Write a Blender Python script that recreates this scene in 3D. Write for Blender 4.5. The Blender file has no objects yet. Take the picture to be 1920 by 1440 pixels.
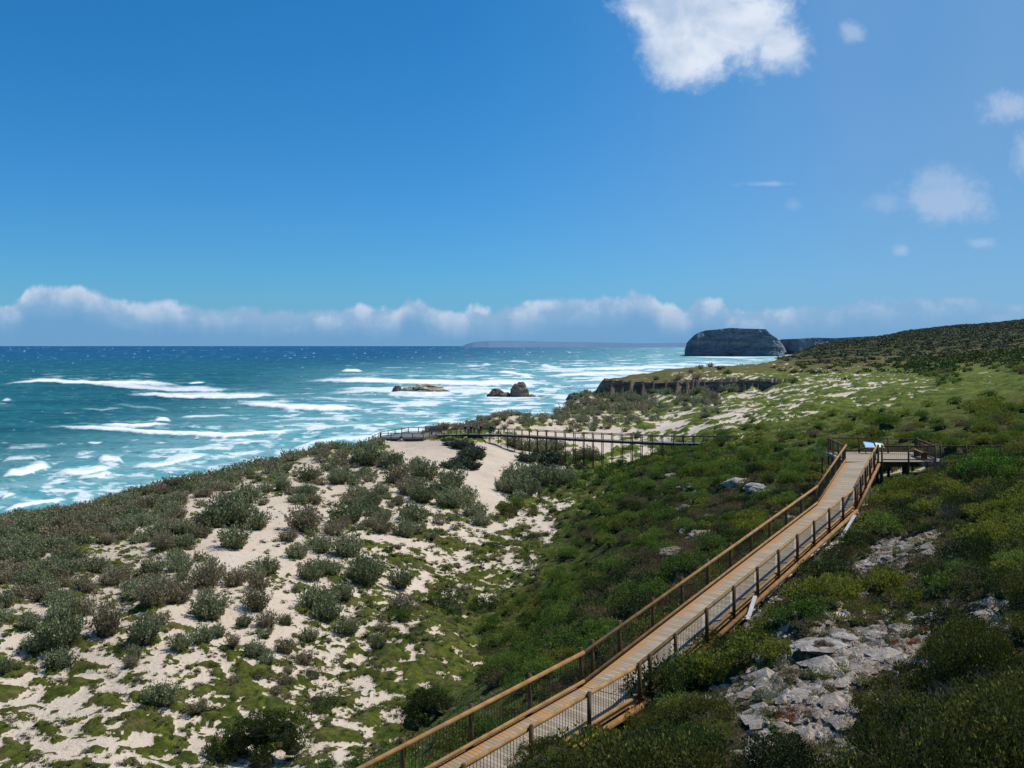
import bpy, bmesh, math, random
import numpy as np
from mathutils import Vector, Matrix
R = math.radians
rng = np.random.default_rng(7)
random.seed(7)
scn = bpy.context.scene
COL = scn.collection
F = 1663.0            # focal length in photo pixels (1920 wide)
EYE = 30.0            # eye height over the sea

def ray(px, py, Y):
    """world point seen at photo pixel (px,py) that stands Y metres ahead"""
    return ((px-960)/F*Y, Y, EYE-(py-648)/F*Y)

# ------------------------------------------------------------------ noise
def _hash(ix, iy, seed):
    h = (ix.astype(np.int64)*374761393 + iy.astype(np.int64)*668265263 + seed*1274126177) & 0xFFFFFFFF
    h = ((h ^ (h >> 13))*1274126177) & 0xFFFFFFFF
    return ((h ^ (h >> 16)) & 0xFFFF)/65535.0
def gn(x, y, seed=0):
    ix = np.floor(x); iy = np.floor(y); fx = x-ix; fy = y-iy
    ix = ix.astype(np.int64); iy = iy.astype(np.int64)
    u = fx*fx*fx*(fx*(fx*6-15)+10); v = fy*fy*fy*(fy*(fy*6-15)+10)
    def g(i, j):
        a = _hash(ix+i, iy+j, seed)*2*np.pi
        return np.cos(a)*(fx-i)+np.sin(a)*(fy-j)
    a = g(0,0)*(1-u)+g(1,0)*u; b = g(0,1)*(1-u)+g(1,1)*u
    return (a*(1-v)+b*v)*1.5
def fbm(x, y, seed=0, oct=4, gain=.5):
    s = 0; a = 1; t = 0
    for o in range(oct):
        s = s+a*gn(x*2**o+o*17.3, y*2**o-o*9.1, seed+o*7); t += a; a *= gain
    return s/t
def sstep(a, b, x):
    t = np.clip((x-a)/(b-a), 0, 1); return t*t*(3-2*t)

# ------------------------------------------------------------------ near boardwalk line (plan x, y and deck height)
K = np.array([(-8.3,14.3), (2.9,26.35), (17.15,47.05), (22.68,57.6)])
KZ = np.array([EYE-11.45, EYE-10.32, EYE-8.54, EYE-7.50])
def seg_len(P): return np.hypot(*(P[1:]-P[:-1]).T)
KS = np.concatenate([[0], np.cumsum(seg_len(K))])

# ------------------------------------------------------------------ terrain control points
CP = []
def cp(px, py, Y, dz=0): x,y,z = ray(px,py,Y); CP.append((x,y,z+dz))
def cw(x, y, drop): CP.append((x, y, EYE-drop))
for a in [ # left dune crest and what falls away behind it
 (-120,1000,80),(0,985,88),(150,955,98),(300,920,108),(400,898,118),(500,872,128),(600,848,142),(690,836,156),
 # dune front
 (-200,1100,60),(0,1060,66),(0,1200,49),(0,1320,43),(0,1440,37.5),(-200,1300,42),(-200,1440,36),
 (150,1000,80),(150,1080,62),(300,1000,79),(300,1080,64),(300,1150,54),(300,1300,44.5),(300,1440,38.5),
 (420,950,92),(500,940,96),(500,1000,82),(500,1100,63),(500,1250,49.5),(500,1440,39.5),
 (600,900,116),(600,1000,84),(650,870,128),(650,930,105),(700,900,116),(700,1000,86),(700,1150,62),(700,1300,49.5),(730,1390,43.5),
 (740,840,160),(780,832,166),(850,832,164),(900,832,168),(850,880,134),(780,900,120),(880,920,117),(900,960,106),(850,1000,94),
 (960,850,166),(1000,862,160),(960,900,134),(900,1100,75),(900,1200,61),(800,1100,73),(800,1200,57),
 (1050,900,138),(1000,960,110),(1050,1000,95),(1000,1080,78),(1000,1150,67),(950,1250,55),(850,1300,50),
 (1100,862,178),(1050,858,180),(1150,866,178),(1220,866,176),(1130,900,140),(1120,950,110),
 # valley side below the boardwalk
 (1100,1050,80),(1150,1000,84),(1200,950,91),(1250,900,104),(1300,868,118),(1345,831,137),(1385,835,128),
 (1300,950,74),(1300,1000,60),(1400,950,62),(1420,985,50),(1250,1050,49.5),(1150,1100,49),(1100,1150,46.5),
 (1050,1190,44),(1000,1235,42),(900,1300,39),(850,1340,38),(780,1400,36),
 # green field and far side
 (830,806,200),(900,803,200),(950,790,245),(900,797,225),(1050,775,300),(1000,800,215),(1100,810,215),(1100,775,290),(1200,820,205),(1200,790,262),
 (1130,757,385),(1070,752,415),(1200,755,380),(1300,752,345),(1380,748,320),(1440,738,320),
 (1300,800,200),(1300,760,300),(1400,800,170),(1500,800,140),(1500,760,215),(1500,720,330),
 (1600,760,190),(1600,710,330),(1700,760,170),(1700,710,290),(1920,780,98),(1920,740,145),(1920,700,240),(1800,740,175),
 (1500,830,112),(1420,830,128),(1500,880,80),(1420,880,88),(1380,915,70),(1500,925,59),(1480,900,66),(1600,830,95),(1700,815,95),(1800,815,82),
 # clifftop plateau
 (1150,718,440),(1200,716,440),(1250,716,420),(1300,715,408),(1380,713,385),(1450,712,368),
 (1180,706,480),(1250,699,520),(1320,694,560),(1380,689,610),(1450,679,700),(1500,700,480),(1550,690,520),
 # hills
 (1480,668,850),(1550,656,900),(1650,645,900),(1750,640,850),(1900,632,800),(2050,625,800),(1600,680,600),(1750,680,480),(1900,675,430),
 (1750,655,700),(1900,650,650),(1520,650,1500),(1500,660,1150),(1620,640,1500),(1700,622,1600),(1800,611,1700),(1850,609,1700),(1920,600,1700),(2050,594,1700),(2300,580,1700),
 ]: cp(*a)
# under water
for a in [(-60,150,34),(-90,120,34),(-75,200,36),(-45,190,34),(-30,208,34),(-14,232,34),(-5,262,34),(5,300,34),(15,345,34),
          (25,420,34),(15,500,34),(-60,300,36),(-150,200,36),(-150,100,36),(-140,150,36),(-250,400,36),(30,560,36),(-100,700,36),(60,520,35),(90,640,36),
          (150,780,36),(245,980,36),(310,1100,36),(375,1300,36),(440,1500,36),(500,1700,36),(560,1900,36),(720,2400,36),(0,1500,38),(-700,2500,38),(-500,1000,38),(-200,2400,38)]: cw(*a)
for a in [(-52,128,26),(-66,112,25.5),(-80,96,25),(-90,70,24),(-36,160,28),(-31,190,30.5),(-24,206,30.5),(-25,169,18.4),(-20,170,18.35),(-16,172,18.3),(-21,181,18.5),(-16,184,18.4),(-10,178,18.6),(-26,175,19.5),(-29,168,21),(-70,60,21),(700,2400,0),(1100,2400,-25),(1400,2400,-60)]: cw(*a)
# foreground hillside right of the boardwalk
for a in [(1760,886,56),(1670,908,56),(1640,905,60),(1700,890,61),(1620,955,49),(1700,960,46.5),(1700,1040,36),(1700,1150,27),(1700,1300,19.5),(1700,1440,14.5),
          (1920,850,54),(1920,900,44),(1920,1000,31.5),(1920,1100,24),(1920,1250,17),(1920,1440,12),(2200,1000,28),(2200,1300,14),
          (1500,1130,30.5),(1500,1200,25.5),(1500,1300,20),(1500,1440,15.5),(1319,1232,29.3),(1319,1330,22.5),(1319,1440,17.5),
          (1100,1440,20),(1000,1440,20),(1840,850,60),(1920,838,65),(1850,880,53),(1240,1380,22)]: cp(*a)
for a in [(0,0,1.75),(3,2,1.4),(-3,2,3.2),(0,6,4.3),(4,6,3.6),(8,5,2.2),(-6,6,6.5),(-12,6,10),(-15,14,13.5),(-24,14,17),(14,8,1.0),(0,12,7.3),(-4,12,8.6),
          (5,12,6.2),(0,-8,0.5),(-14,-8,6),(14,-8,-2),(-40,0,18),(-60,20,19),(40,20,0),(60,45,-2),(70,70,2),(90,100,3),(-30,30,17),(-45,30,17.5),
          (-9,17.5,12.6),(-9,13,12.4),(-11,20,14)]: cw(*a)
def bw_sta(s):
    i = min(max(int(np.searchsorted(KS, s))-1, 0), 2); t = (s-KS[i])/(KS[i+1]-KS[i])
    p = K[i]*(1-t)+K[i+1]*t; d = (K[i+1]-K[i])/np.linalg.norm(K[i+1]-K[i])
    return p, d, KZ[i]*(1-t)+KZ[i+1]*t
for s in np.arange(2, KS[-1], 4.0):
    p, d, z = bw_sta(s); nl = np.array([-d[1], d[0]])
    extra = 0.75*sstep(KS[2]-6, KS[3], s)
    for off, dr in ((2.3,1.25),(1.1,.95),(-1.1,.62),(-2.0,.5)):
        q = p+nl*off; CP.append((q[0], q[1], z-dr-extra))
CP = np.array(CP)

def warp(x, y):
    yy = np.maximum(y+22.0, 3.0)
    return x/yy*2.6, np.log(yy)
_cu, _cv = warp(CP[:,0], CP[:,1])
_C2 = .035**2
def _phi(du, dv): return np.sqrt(du*du+dv*dv+_C2)
_n = len(CP)
_A = _phi(_cu[:,None]-_cu[None], _cv[:,None]-_cv[None])
_A = -_A
np.fill_diagonal(_A, _A.diagonal()+0.004)
_M = np.zeros((_n+3,_n+3)); _M[:_n,:_n] = _A
_M[:_n,_n]=1; _M[:_n,_n+1]=_cu; _M[:_n,_n+2]=_cv; _M[_n:,:_n]=_M[:_n,_n:].T
_scl = 1.0/(CP[:,1].clip(10,None)+22)          # work in slope-like units so near and far weigh alike
_rhs = np.concatenate([(CP[:,2]-EYE)*_scl, [0,0,0]])
_W = np.linalg.solve(_M, _rhs)
CLF = np.array([(1100,733,749,455),(1118,731,749,452),(1132,713.5,748,432),(1160,714.5,748,428),(1180,715.5,741,425),(1205,717,748,422),(1228,718,738,419),(1255,716,742,416),(1285,719,747,412),(1315,715,735,405),(1340,718,744,400),(1365,714,733,392),(1385,717,742,387),(1410,713,727,380),(1430,718,738,374),(1450,716,727,369),(1475,720,724,362)], float)
def cliff_step(x, y, h):
    px = 960+x/np.maximum(y,1.)*F
    Yc = np.interp(px, CLF[:,0], CLF[:,3])
    cap = EYE-(np.interp(px, CLF[:,0], CLF[:,2])+1-648)/F*y
    flo = EYE-(np.interp(px, CLF[:,0], CLF[:,1])-648)/F*Yc-.1
    k = sstep(1095, 1125, px)*sstep(1500, 1450, px)
    low = np.minimum(h, cap); up_ = np.maximum(h, flo)
    h = np.where((y > 230) & (y <= Yc+1), h*(1-k)+low*k, h)
    k2 = k*sstep(1118, 1124, px)*sstep(70, 10, y-Yc)
    ed = np.interp(y, [480,520,600,700,850,1100,1500,2600], [1140,1185,1320,1425,1462,1472,1488,1500])
    ks = sstep(ed+14, ed-10, px)*sstep(455, 500, y)
    h = h*(1-ks)-5*ks
    return np.where(y > Yc+1, h*(1-k2)+up_*k2, h)
def base_h(x, y, step=True):
    x = np.asarray(x, float); y = np.asarray(y, float); sh = x.shape
    x = x.ravel(); y = y.ravel(); out = np.empty(len(x))
    for i in range(0, len(x), 40000):
        xs = x[i:i+40000]; ys = y[i:i+40000]; u, v = warp(xs, ys)
        f = -_phi(u[:,None]-_cu[None], v[:,None]-_cv[None])@_W[:_n]+_W[_n]+_W[_n+1]*u+_W[_n+2]*v
        out[i:i+40000] = f*(ys.clip(10,None)+22)+EYE
    out = out.reshape(sh)
    return cliff_step(x.reshape(sh), y.reshape(sh), out) if step else out

# ---- ground cover classes, sampled by what grows where
GC = np.array([ # px, py, saltbush, mat, scrub, rock
(50,1000,.95,.42,0,0),(200,985,.95,.42,0,0),(330,1010,.9,.35,0,0),(150,1080,.7,.38,0,0),(300,1080,.7,.35,0,0),(50,1110,.65,.4,0,0),(250,930,1,.4,0,0),
(400,895,.9,.3,0,0),(400,960,.35,.15,0,0),(500,860,1,.5,0,0),(600,845,1,.4,0,0),(690,832,1,.4,0,0),(600,890,.25,.1,0,0),(540,920,.3,.15,0,0),(700,890,.5,.15,0,0),
(480,1010,.15,.05,0,0),(430,1035,.0,.0,0,0),(560,1000,.2,.1,0,0),(650,960,.3,.35,0,0),(750,900,.3,.15,0,0),(850,945,.3,.2,0,0),(800,970,.12,.3,0,0),
(100,1200,.15,.4,0,0),(50,1290,.03,.45,0,0),(200,1380,0,.6,0,0),(50,1420,0,.55,0,0),(400,1300,.02,.45,0,0),(300,1240,.03,.4,0,0),(600,1180,.02,.42,0,0),(500,1400,.0,.45,0,0),
(650,1300,0,.5,0,0),(750,1250,0,.58,0,0),(850,1240,0,.62,0,0),(700,1140,.02,.5,0,0),(800,1090,.02,.45,0,0),(900,1100,0,.48,0,0),(950,1040,0,.45,0,0),(850,1030,.02,.4,0,0),
(740,1030,.04,.4,0,0),(1000,990,0,.36,0,0),(1050,960,.05,.42,.03,0),(950,1180,0,.85,.1,0),(880,1320,0,.9,.1,0),(640,1390,0,.6,0,0),(770,1350,0,.6,0,0),(560,1090,.1,.3,0,0),(430,1130,.05,.15,0,0),
(1110,960,0,.8,.5,0),(1100,1000,0,.95,.85,0),(1040,1150,0,.97,.8,0),(1200,950,0,1,.95,0),(1200,1100,0,.9,.9,.05),(1150,900,0,.8,.5,0),(1300,960,0,1,.9,.08),
(1400,905,0,.95,.85,.1),(1000,1240,0,.95,.8,0),(1100,1200,0,.95,.9,0),(900,1390,0,.95,.6,0),(1300,1040,0,.9,.85,.15),(1250,880,0,1,.95,0),(1060,1040,0,.85,.5,0),
(1100,830,.1,.35,.1,0),(1200,850,0,.45,.1,0),(1250,795,.0,.5,.08,0),(1400,785,0,.52,.10,0),(1500,790,0,.56,.10,0),(1300,800,0,.5,.1,0),(1450,760,0,.58,.1,0),(1400,745,0,.62,.06,0),(1600,740,0,.58,.04,0),(1500,740,0,.6,.05,0),(1650,730,0,.6,.03,0),(1550,710,0,.62,.08,0),(1550,775,0,.6,.06,0),
(1800,745,0,.95,.0,0),(1850,750,0,.97,.0,0),(1750,745,0,.93,.0,0),(1900,730,0,.95,.0,0),(1650,765,0,.85,.0,0),(1700,725,0,.85,.0,0),(1500,812,0,.62,.05,0),(1600,788,0,.75,.05,0),(1330,825,0,.5,.15,0),(1850,728,0,.93,0,0),(1850,715,0,.9,.1,0),(1600,700,0,.64,.10,0),(1250,705,0,.97,.03,0),(1140,711,0,.97,0,0),(1180,706,0,.97,0,0),(1350,700,0,.85,.1,0),(1450,695,0,.8,.1,0),(1000,790,.45,.3,0,0),(1100,785,.5,.35,0,0),
(1080,762,.9,.5,0,0),(900,787,1,.6,0,0),(840,797,1,.6,0,0),(1200,757,.7,.55,0,0),(1300,752,.3,.6,0,0),(1180,745,.9,.6,0,0),(1300,740,.8,.7,0,0),
(1500,835,0,.8,.4,0),(1650,815,0,.9,.4,0),(1850,800,0,.97,.6,0),(1400,830,0,.6,.22,0),(1400,865,0,.88,.5,0),(1500,880,0,1,.8,0),(1750,780,0,.85,.08,0),(1600,805,0,.72,.12,0),(1680,790,0,.8,.08,0),(1920,775,0,.95,.35,0),
(1600,660,0,.97,.9,0),(1850,650,0,.98,1,0),(1700,640,0,1,1,0),(1750,690,0,.95,.8,0),(1550,668,0,.97,.9,0),(1920,690,0,.95,.7,0),(1800,620,0,.9,.9,0),
(1850,950,0,.9,.95,.05),(1700,960,0,.85,.8,.15),(1690,1040,0,.3,.15,.9),(1640,1080,0,.3,.5,.6),(1550,1090,0,.5,.7,.4),(1600,1180,0,.3,.3,.75),(1560,1300,0,.15,.05,1),(1620,1135,0,.4,.6,.4),(1700,1120,0,.5,.7,.3),(1580,1250,0,.2,.1,.9),
(1450,1345,0,.5,.5,.5),(1450,1290,0,.3,.3,.8),(1510,1400,0,.4,.4,.6),(1780,1085,0,.5,.8,.3),(1780,1140,0,.4,.5,.45),(1660,1290,0,.5,.6,.3),(1850,1185,0,.4,.35,.7),(1800,1290,0,.9,1,0),(1700,1400,0,.9,1,0),(1900,1400,0,.95,1,0),
(1300,1400,0,.8,.95,.1),(1350,1250,0,.8,.9,.1),(1200,1340,0,.9,.95,.1),(1100,1430,0,.6,.6,.3),(1450,1170,0,.5,.5,.5),(1900,1080,0,.9,.95,0),(1890,1230,0,.7,.7,.2),(1480,1250,0,.5,.6,.5),
(1250,1270,0,.8,.85,.1),(1620,1000,0,.7,.6,.3),(1800,900,0,.95,1,0),(1920,870,0,.95,1,0),(1700,880,0,.6,.4,.1),(1640,1250,0,.2,.1,.9),(1720,1215,0,.3,.4,.6),(1540,1360,0,.2,.1,.9),(1380,1320,0,.4,.5,.6),
])
def project(x, y, z):
    yy = np.maximum(y, 1.0)
    return 960+x/yy*F, 648+(EYE-z)/yy*F
def ground_class(px, py):
    sh = px.shape; px = px.ravel(); py = py.ravel(); out = np.empty((len(px),4), np.float32)
    q = np.log(np.maximum(py-590, 5)); px, py = px+40*fbm(px/130, q*4, 301, 3), py+22*fbm(px/130, q*4, 311, 3)*np.clip((py-640)/200, .1, 1)
    for i in range(0, len(px), 40000):
        a = px[i:i+40000,None]-GC[None,:,0]; b = (py[i:i+40000,None]-GC[None,:,1])*1.6
        w = 1/(a*a+b*b+500.)**1.8; w /= w.sum(1, keepdims=True)
        out[i:i+40000] = w@GC[:,2:6]
    return out.reshape(sh+(4,))
def inpoly(px, py, poly):
    poly = np.array(poly, float); c = np.zeros(px.shape, bool); n = len(poly); j = n-1
    for i in range(n):
        xi,yi = poly[i]; xj,yj = poly[j]
        c ^= ((yi>py)!=(yj>py)) & (px < (xj-xi)*(py-yi)/(yj-yi+1e-9)+xi); j = i
    return c
SAND = [(722,826),(770,828),(830,826),(880,828),(960,832),(1010,848),(1040,866),(1080,874),(1075,884),(1010,884),(950,884),(935,905),(925,925),(950,935),(935,950),(915,972),(908,955),(880,915),(862,893),(800,884),(765,868),(735,850)]
SAND2 = [(385,1000),(410,960),(440,1005),(520,1020),(560,1050),(530,1075),(480,1060),(400,1050)]
# ------------------------------------------------------------------ helpers for meshes
def new_mesh(name, V, Fa, mats=(), mi=None, smooth=False):
    """V (n,3); Fa (m,k) array, all faces with k corners"""
    me = bpy.data.meshes.new(name)
    V = np.asarray(V, np.float32); Fa = np.asarray(Fa, np.int32); m, k = Fa.shape
    me.vertices.add(len(V)); me.vertices.foreach_set('co', V.ravel())
    me.loops.add(m*k); me.loops.foreach_set('vertex_index', Fa.ravel())
    me.polygons.add(m); me.polygons.foreach_set('loop_start', np.arange(0, m*k, k, dtype=np.int32))
    try: me.polygons.foreach_set('loop_total', np.full(m, k, np.int32))
    except Exception: pass
    if mi is not None: me.polygons.foreach_set('material_index', np.asarray(mi, np.int32))
    me.polygons.foreach_set('use_smooth', np.full(m, smooth, bool))
    for mt in mats: me.materials.append(mt)
    me.update(calc_edges=True); me.validate()
    return me
def fattr(me, name, arr):
    a = me.attributes.new(name, 'FLOAT', 'POINT'); a.data.foreach_set('value', np.asarray(arr, np.float32).ravel())
def link(name, me, parent=None, loc=None, kind=None, label=None, cat=None, group=None):
    o = bpy.data.objects.new(name, me); COL.objects.link(o)
    if loc is not None: o.location = loc
    if parent is not None: o.parent = parent
    tag(o, label, cat, group, kind)
    return o
def tag(o, label=None, cat=None, group=None, kind=None):
    if label: o['label'] = label
    if cat: o['category'] = cat
    if group: o['group'] = group
    if kind: o['kind'] = kind
class MB:
    """collects boxes, bars and tubes"""
    def __init__(s): s.bm = bmesh.new()
    def box(s, c, size, M=None):
        r = bmesh.ops.create_cube(s.bm, size=1.0)
        for v in r['verts']:
            v.co = Vector((v.co.x*size[0], v.co.y*size[1], v.co.z*size[2]))
            if M is not None: v.co = M@v.co
            v.co += Vector(c)
    def bar(s, a, b, w, h, up=(0,0,1)):
        a = Vector(a); b = Vector(b); d = b-a; L = d.length; d.normalize()
        x = d.cross(Vector(up)).normalized(); u = x.cross(d).normalized()
        M = Matrix((x, d, u)).transposed()
        s.box((a+b)/2, (w, L, h), M)
    def tube(s, a, b, r, n=8, r2=None, cap=True):
        a = Vector(a); b = Vector(b); d = (b-a); L = d.length; d.normalize()
        M = d.to_track_quat('Z', 'Y').to_matrix().to_4x4(); M.translation = (a+b)/2
        bmesh.ops.create_cone(s.bm, cap_ends=cap, segments=n, radius1=r, radius2=r if r2 is None else r2, depth=L, matrix=M)
    def build(s, name, mat, parent=None, smooth=False, **kw):
        me = bpy.data.meshes.new(name); s.bm.to_mesh(me); s.bm.free(); me.materials.append(mat)
        if smooth:
            for p in me.polygons: p.use_smooth = len(p.vertices) == 4
        return link(name, me, parent, **kw)
# ------------------------------------------------------------------ node helpers
class NT:
    def __init__(s, tree): s.t = tree; s.n = tree.nodes; s.l = tree.links
    def node(s, typ, **kw):
        n = s.n.new(typ)
        for k, v in kw.items(): setattr(n, k, v)
        return n
    def inp(s, node, key, val):
        if val is None: return
        if hasattr(val, 'is_linked') or isinstance(val, bpy.types.NodeSocket): s.l.new(val, node.inputs[key])
        else:
            sk = node.inputs[key]
            if sk.type == 'RGBA' and isinstance(val, (tuple, list)) and len(val) == 3: val = (*val, 1)
            sk.default_value = val
    def math(s, op, a, b=None, c=None, clamp=False):
        n = s.node('ShaderNodeMath', operation=op); n.use_clamp = clamp
        s.inp(n, 0, a); s.inp(n, 1, b); s.inp(n, 2, c); return n.outputs[0]
    def vmath(s, op, a, b=None, scale=None):
        n = s.node('ShaderNodeVectorMath', operation=op); s.inp(n, 0, a); s.inp(n, 1, b)
        if scale is not None: s.inp(n, 'Scale', scale)
        return n.outputs['Value'] if op in ('LENGTH','DOT_PRODUCT') else n.outputs[0]
    def mix(s, f, a, b):
        n = s.node('ShaderNodeMix', data_type='RGBA'); s.inp(n, 'Factor', f)
        s.inp(n, 6, a); s.inp(n, 7, b); return n.outputs[2]
    def ss(s, v, a, b, lo=0., hi=1.):
        n = s.node('ShaderNodeMapRange', interpolation_type='SMOOTHSTEP'); s.inp(n, 0, v); s.inp(n, 1, a); s.inp(n, 2, b); s.inp(n, 3, lo); s.inp(n, 4, hi)
        return n.outputs[0]
    def noise(s, vec, scale, detail=4, rough=.55, dist=0., out=0):
        n = s.node('ShaderNodeTexNoise'); s.inp(n, 'Vector', vec); s.inp(n, 'Scale', scale); s.inp(n, 'Detail', detail); s.inp(n, 'Roughness', rough); s.inp(n, 'Distortion', dist)
        return n.outputs[out]
    def scalev(s, vec, sc):
        n = s.node('ShaderNodeVectorMath', operation='MULTIPLY'); s.inp(n, 0, vec); n.inputs[1].default_value = sc; return n.outputs[0]
    def pos(s): return s.node('ShaderNodeNewGeometry').outputs['Position']
    def attr(s, name):
        n = s.node('ShaderNodeAttribute', attribute_name=name); return n.outputs['Fac']
    def bump(s, h, strength, dist=.05):
        n = s.node('ShaderNodeBump'); s.inp(n, 'Height', h); s.inp(n, 'Strength', strength); s.inp(n, 'Distance', dist); return n.outputs[0]
def material(name):
    m = bpy.data.materials.new(name); m.use_nodes = True; m.node_tree.nodes.clear()
    return m, NT(m.node_tree)
def principled(T, col, rough=.8, normal=None, spec=.3, metallic=0.):
    b = T.node('ShaderNodeBsdfPrincipled'); T.inp(b, 'Base Color', col); T.inp(b, 'Roughness', rough)
    T.inp(b, 'Specular IOR Level', spec); T.inp(b, 'Metallic', metallic)
    if normal is not None: T.inp(b, 'Normal', normal)
    o = T.node('ShaderNodeOutputMaterial'); T.l.new(b.outputs[0], o.inputs[0]); return b, o

# ------------------------------------------------------------------ camera
cam = bpy.data.cameras.new('camera'); co = bpy.data.objects.new('camera', cam); COL.objects.link(co)
cam.sensor_width = 36; cam.lens = 36*F/1920; cam.shift_y = -72/1920; cam.clip_end = 100000; cam.clip_start = .1
co.location = (0,0,EYE); co.rotation_euler = (R(90),0,0); scn.camera = co

# ------------------------------------------------------------------ light
SUN_EL, SUN_AZ = 54, 68          # azimuth measured from +Y towards +X
scn.view_settings.view_transform = 'Standard'; scn.view_settings.look = 'None'; scn.view_settings.exposure = 0
sun = bpy.data.lights.new('sun', 'SUN'); so = bpy.data.objects.new('sun', sun); COL.objects.link(so)
sun.energy = 4.4; sun.angle = R(.53); sun.color = (1, .935, .84)
sd = Vector((math.sin(R(SUN_AZ))*math.cos(R(SUN_EL)), math.cos(R(SUN_AZ))*math.cos(R(SUN_EL)), math.sin(R(SUN_EL))))
so.rotation_euler = sd.to_track_quat('Z', 'Y').to_euler(); so.location = (60,60,120)
w = bpy.data.worlds.new('World'); scn.world = w; w.use_nodes = True; w.node_tree.nodes.clear()
T = NT(w.node_tree)
sky = T.node('ShaderNodeTexSky', sky_type='NISHITA'); sky.sun_disc = False
sky.sun_elevation = R(SUN_EL); sky.sun_rotation = R(SUN_AZ); sky.altitude = 0; sky.air_density = 1.0; sky.dust_density = .25; sky.ozone_density = 3.0
tc = T.node('ShaderNodeTexCoord').outputs['Generated']
sx = T.node('ShaderNodeSeparateXYZ'); T.l.new(tc, sx.inputs[0])
yy = T.math('MAXIMUM', T.math('ABSOLUTE', sx.outputs[1]), .02)
U = T.math('DIVIDE', sx.outputs[0], yy); W = T.math('DIVIDE', sx.outputs[2], yy)
# sky tint: deep blue above, paler and greyer toward the horizon
hs = T.ss(W, 0., .40)
tint = T.mix(hs, (.29,.71,1.10), (.17,.765,1.17))
skyc = T.node('ShaderNodeMix', data_type='RGBA', blend_type='MULTIPLY'); T.inp(skyc,'Factor',1.); T.l.new(sky.outputs[0], skyc.inputs[6]); T.l.new(tint, skyc.inputs[7])
base = skyc.outputs[2]
cv = T.node('ShaderNodeCombineXYZ'); T.l.new(U, cv.inputs[0]); T.l.new(W, cv.inputs[1]); cv.inputs[2].default_value = 3.7
cv = cv.outputs[0]
def upx(px): return (px-960)/F
def wpy(py): return (648-py)/F
def blob(px, py, rx, ry):
    a = T.math('DIVIDE', T.math('SUBTRACT', U, upx(px)), rx/F); b = T.math('DIVIDE', T.math('SUBTRACT', W, wpy(py)), ry/F)
    return T.math('SUBTRACT', 1., T.math('SQRT', T.math('ADD', T.math('MULTIPLY', a, a), T.math('MULTIPLY', b, b))))
n1 = T.noise(cv, 9., 8, .6, .3); n2 = T.noise(cv, 26., 7, .6, .2)
n3_ = T.noise(cv, 70., 5, .65, .2)
fz = T.math('ADD', T.math('MULTIPLY', T.math('SUBTRACT', n1, .5), 1.9), T.math('ADD', T.math('MULTIPLY', T.math('SUBTRACT', n2, .5), 1.1), T.math('MULTIPLY', T.math('SUBTRACT', n3_, .5), .6)))
m = None
for b in [(1295,10,150,125),(1305,95,135,95),(1380,60,150,110),(1455,85,90,70),(1340,-40,170,110)]:
    q = blob(*b); m = q if m is None else T.math('MAXIMUM', m, q)
frt = T.ss(sx.outputs[1], .01, .05)
big = T.math('MULTIPLY', T.ss(T.math('ADD', m, T.math('MULTIPLY', fz, .62)), .0, .60), frt)
m = None
for b in [(1780,380,110,45,.62),(1765,345,60,40,.5),(1900,200,60,30,.7),(1925,290,30,50,.55),(1595,60,28,26,.6),(1440,345,52,7,.5),(1690,470,20,16,.5),(1840,455,40,15,.5),(1490,385,22,14,.25),(1660,380,50,24,.3)]:
    q = T.math('MULTIPLY', T.ss(T.math('ADD', blob(*b[:4]), T.math('MULTIPLY', fz, 1.5)), -.05, 1.05), b[4]); m = q if m is None else T.math('MAXIMUM', m, q)
wisps = T.math('MULTIPLY', T.math('MULTIPLY', m, .85), frt)
# horizon bank of cumulus: top edge varies along the horizon
cu = T.node('ShaderNodeCombineXYZ'); T.l.new(U, cu.inputs[0]); cu.inputs[1].default_value = .35; cu = cu.outputs[0]
nb = T.noise(cu, 4.5, 3, .55); nb2 = T.noise(cu, 30., 5, .6)
vor = T.node('ShaderNodeTexVoronoi', feature='SMOOTH_F1'); T.inp(vor,'Vector', T.vmath('ADD', T.scalev(cv,(1,1.35,1)), T.scalev(T.noise(cv, 11., 5, .65, 0., 1), (.11,.09,0)))); T.inp(vor,'Scale', 27.); T.inp(vor,'Smoothness',.5)
vo = vor.outputs['Distance']
topw = T.math('ADD', wpy(571), T.math('ADD', T.math('MULTIPLY', T.math('SUBTRACT', nb, .5), .032), T.math('MULTIPLY', T.math('SUBTRACT', nb2, .5), .026)))
for (px, py, rx, a) in [(95,0,70,.015),(175,0,50,.008),(330,0,120,.002),(900,0,100,-.004),(775,0,30,.012),(1205,0,40,.013),(1330,0,45,.014),(1110,0,110,.010),(1440,0,40,.0),(1800,0,90,.004)]:
    d = T.math('DIVIDE', T.math('SUBTRACT', U, upx(px)), rx/F)
    topw = T.math('ADD', topw, T.math('MULTIPLY', T.ss(T.math('MULTIPLY', d, d), 0., 1., a, 0.), 1.))
edge = T.math('SUBTRACT', T.math('SUBTRACT', topw, W), T.math('MULTIPLY', T.math('SUBTRACT', vo, .45), .012))
bank = T.math('MULTIPLY', T.ss(edge, -.002, .006), T.ss(W, -.002, .004))
puff = T.ss(T.math('ADD', T.math('MULTIPLY', T.noise(cv, 30., 6, .6), .8), T.math('MULTIPLY', T.math('SUBTRACT',.55, vo), .55)), .30, .62)
bright = T.math('MULTIPLY', T.ss(edge, .040, .004), T.math('MULTIPLY_ADD', puff, .62, .38))
side = T.ss(U, .6, .15, .62, 1.)
bright = T.math('MULTIPLY', bright, side)
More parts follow.
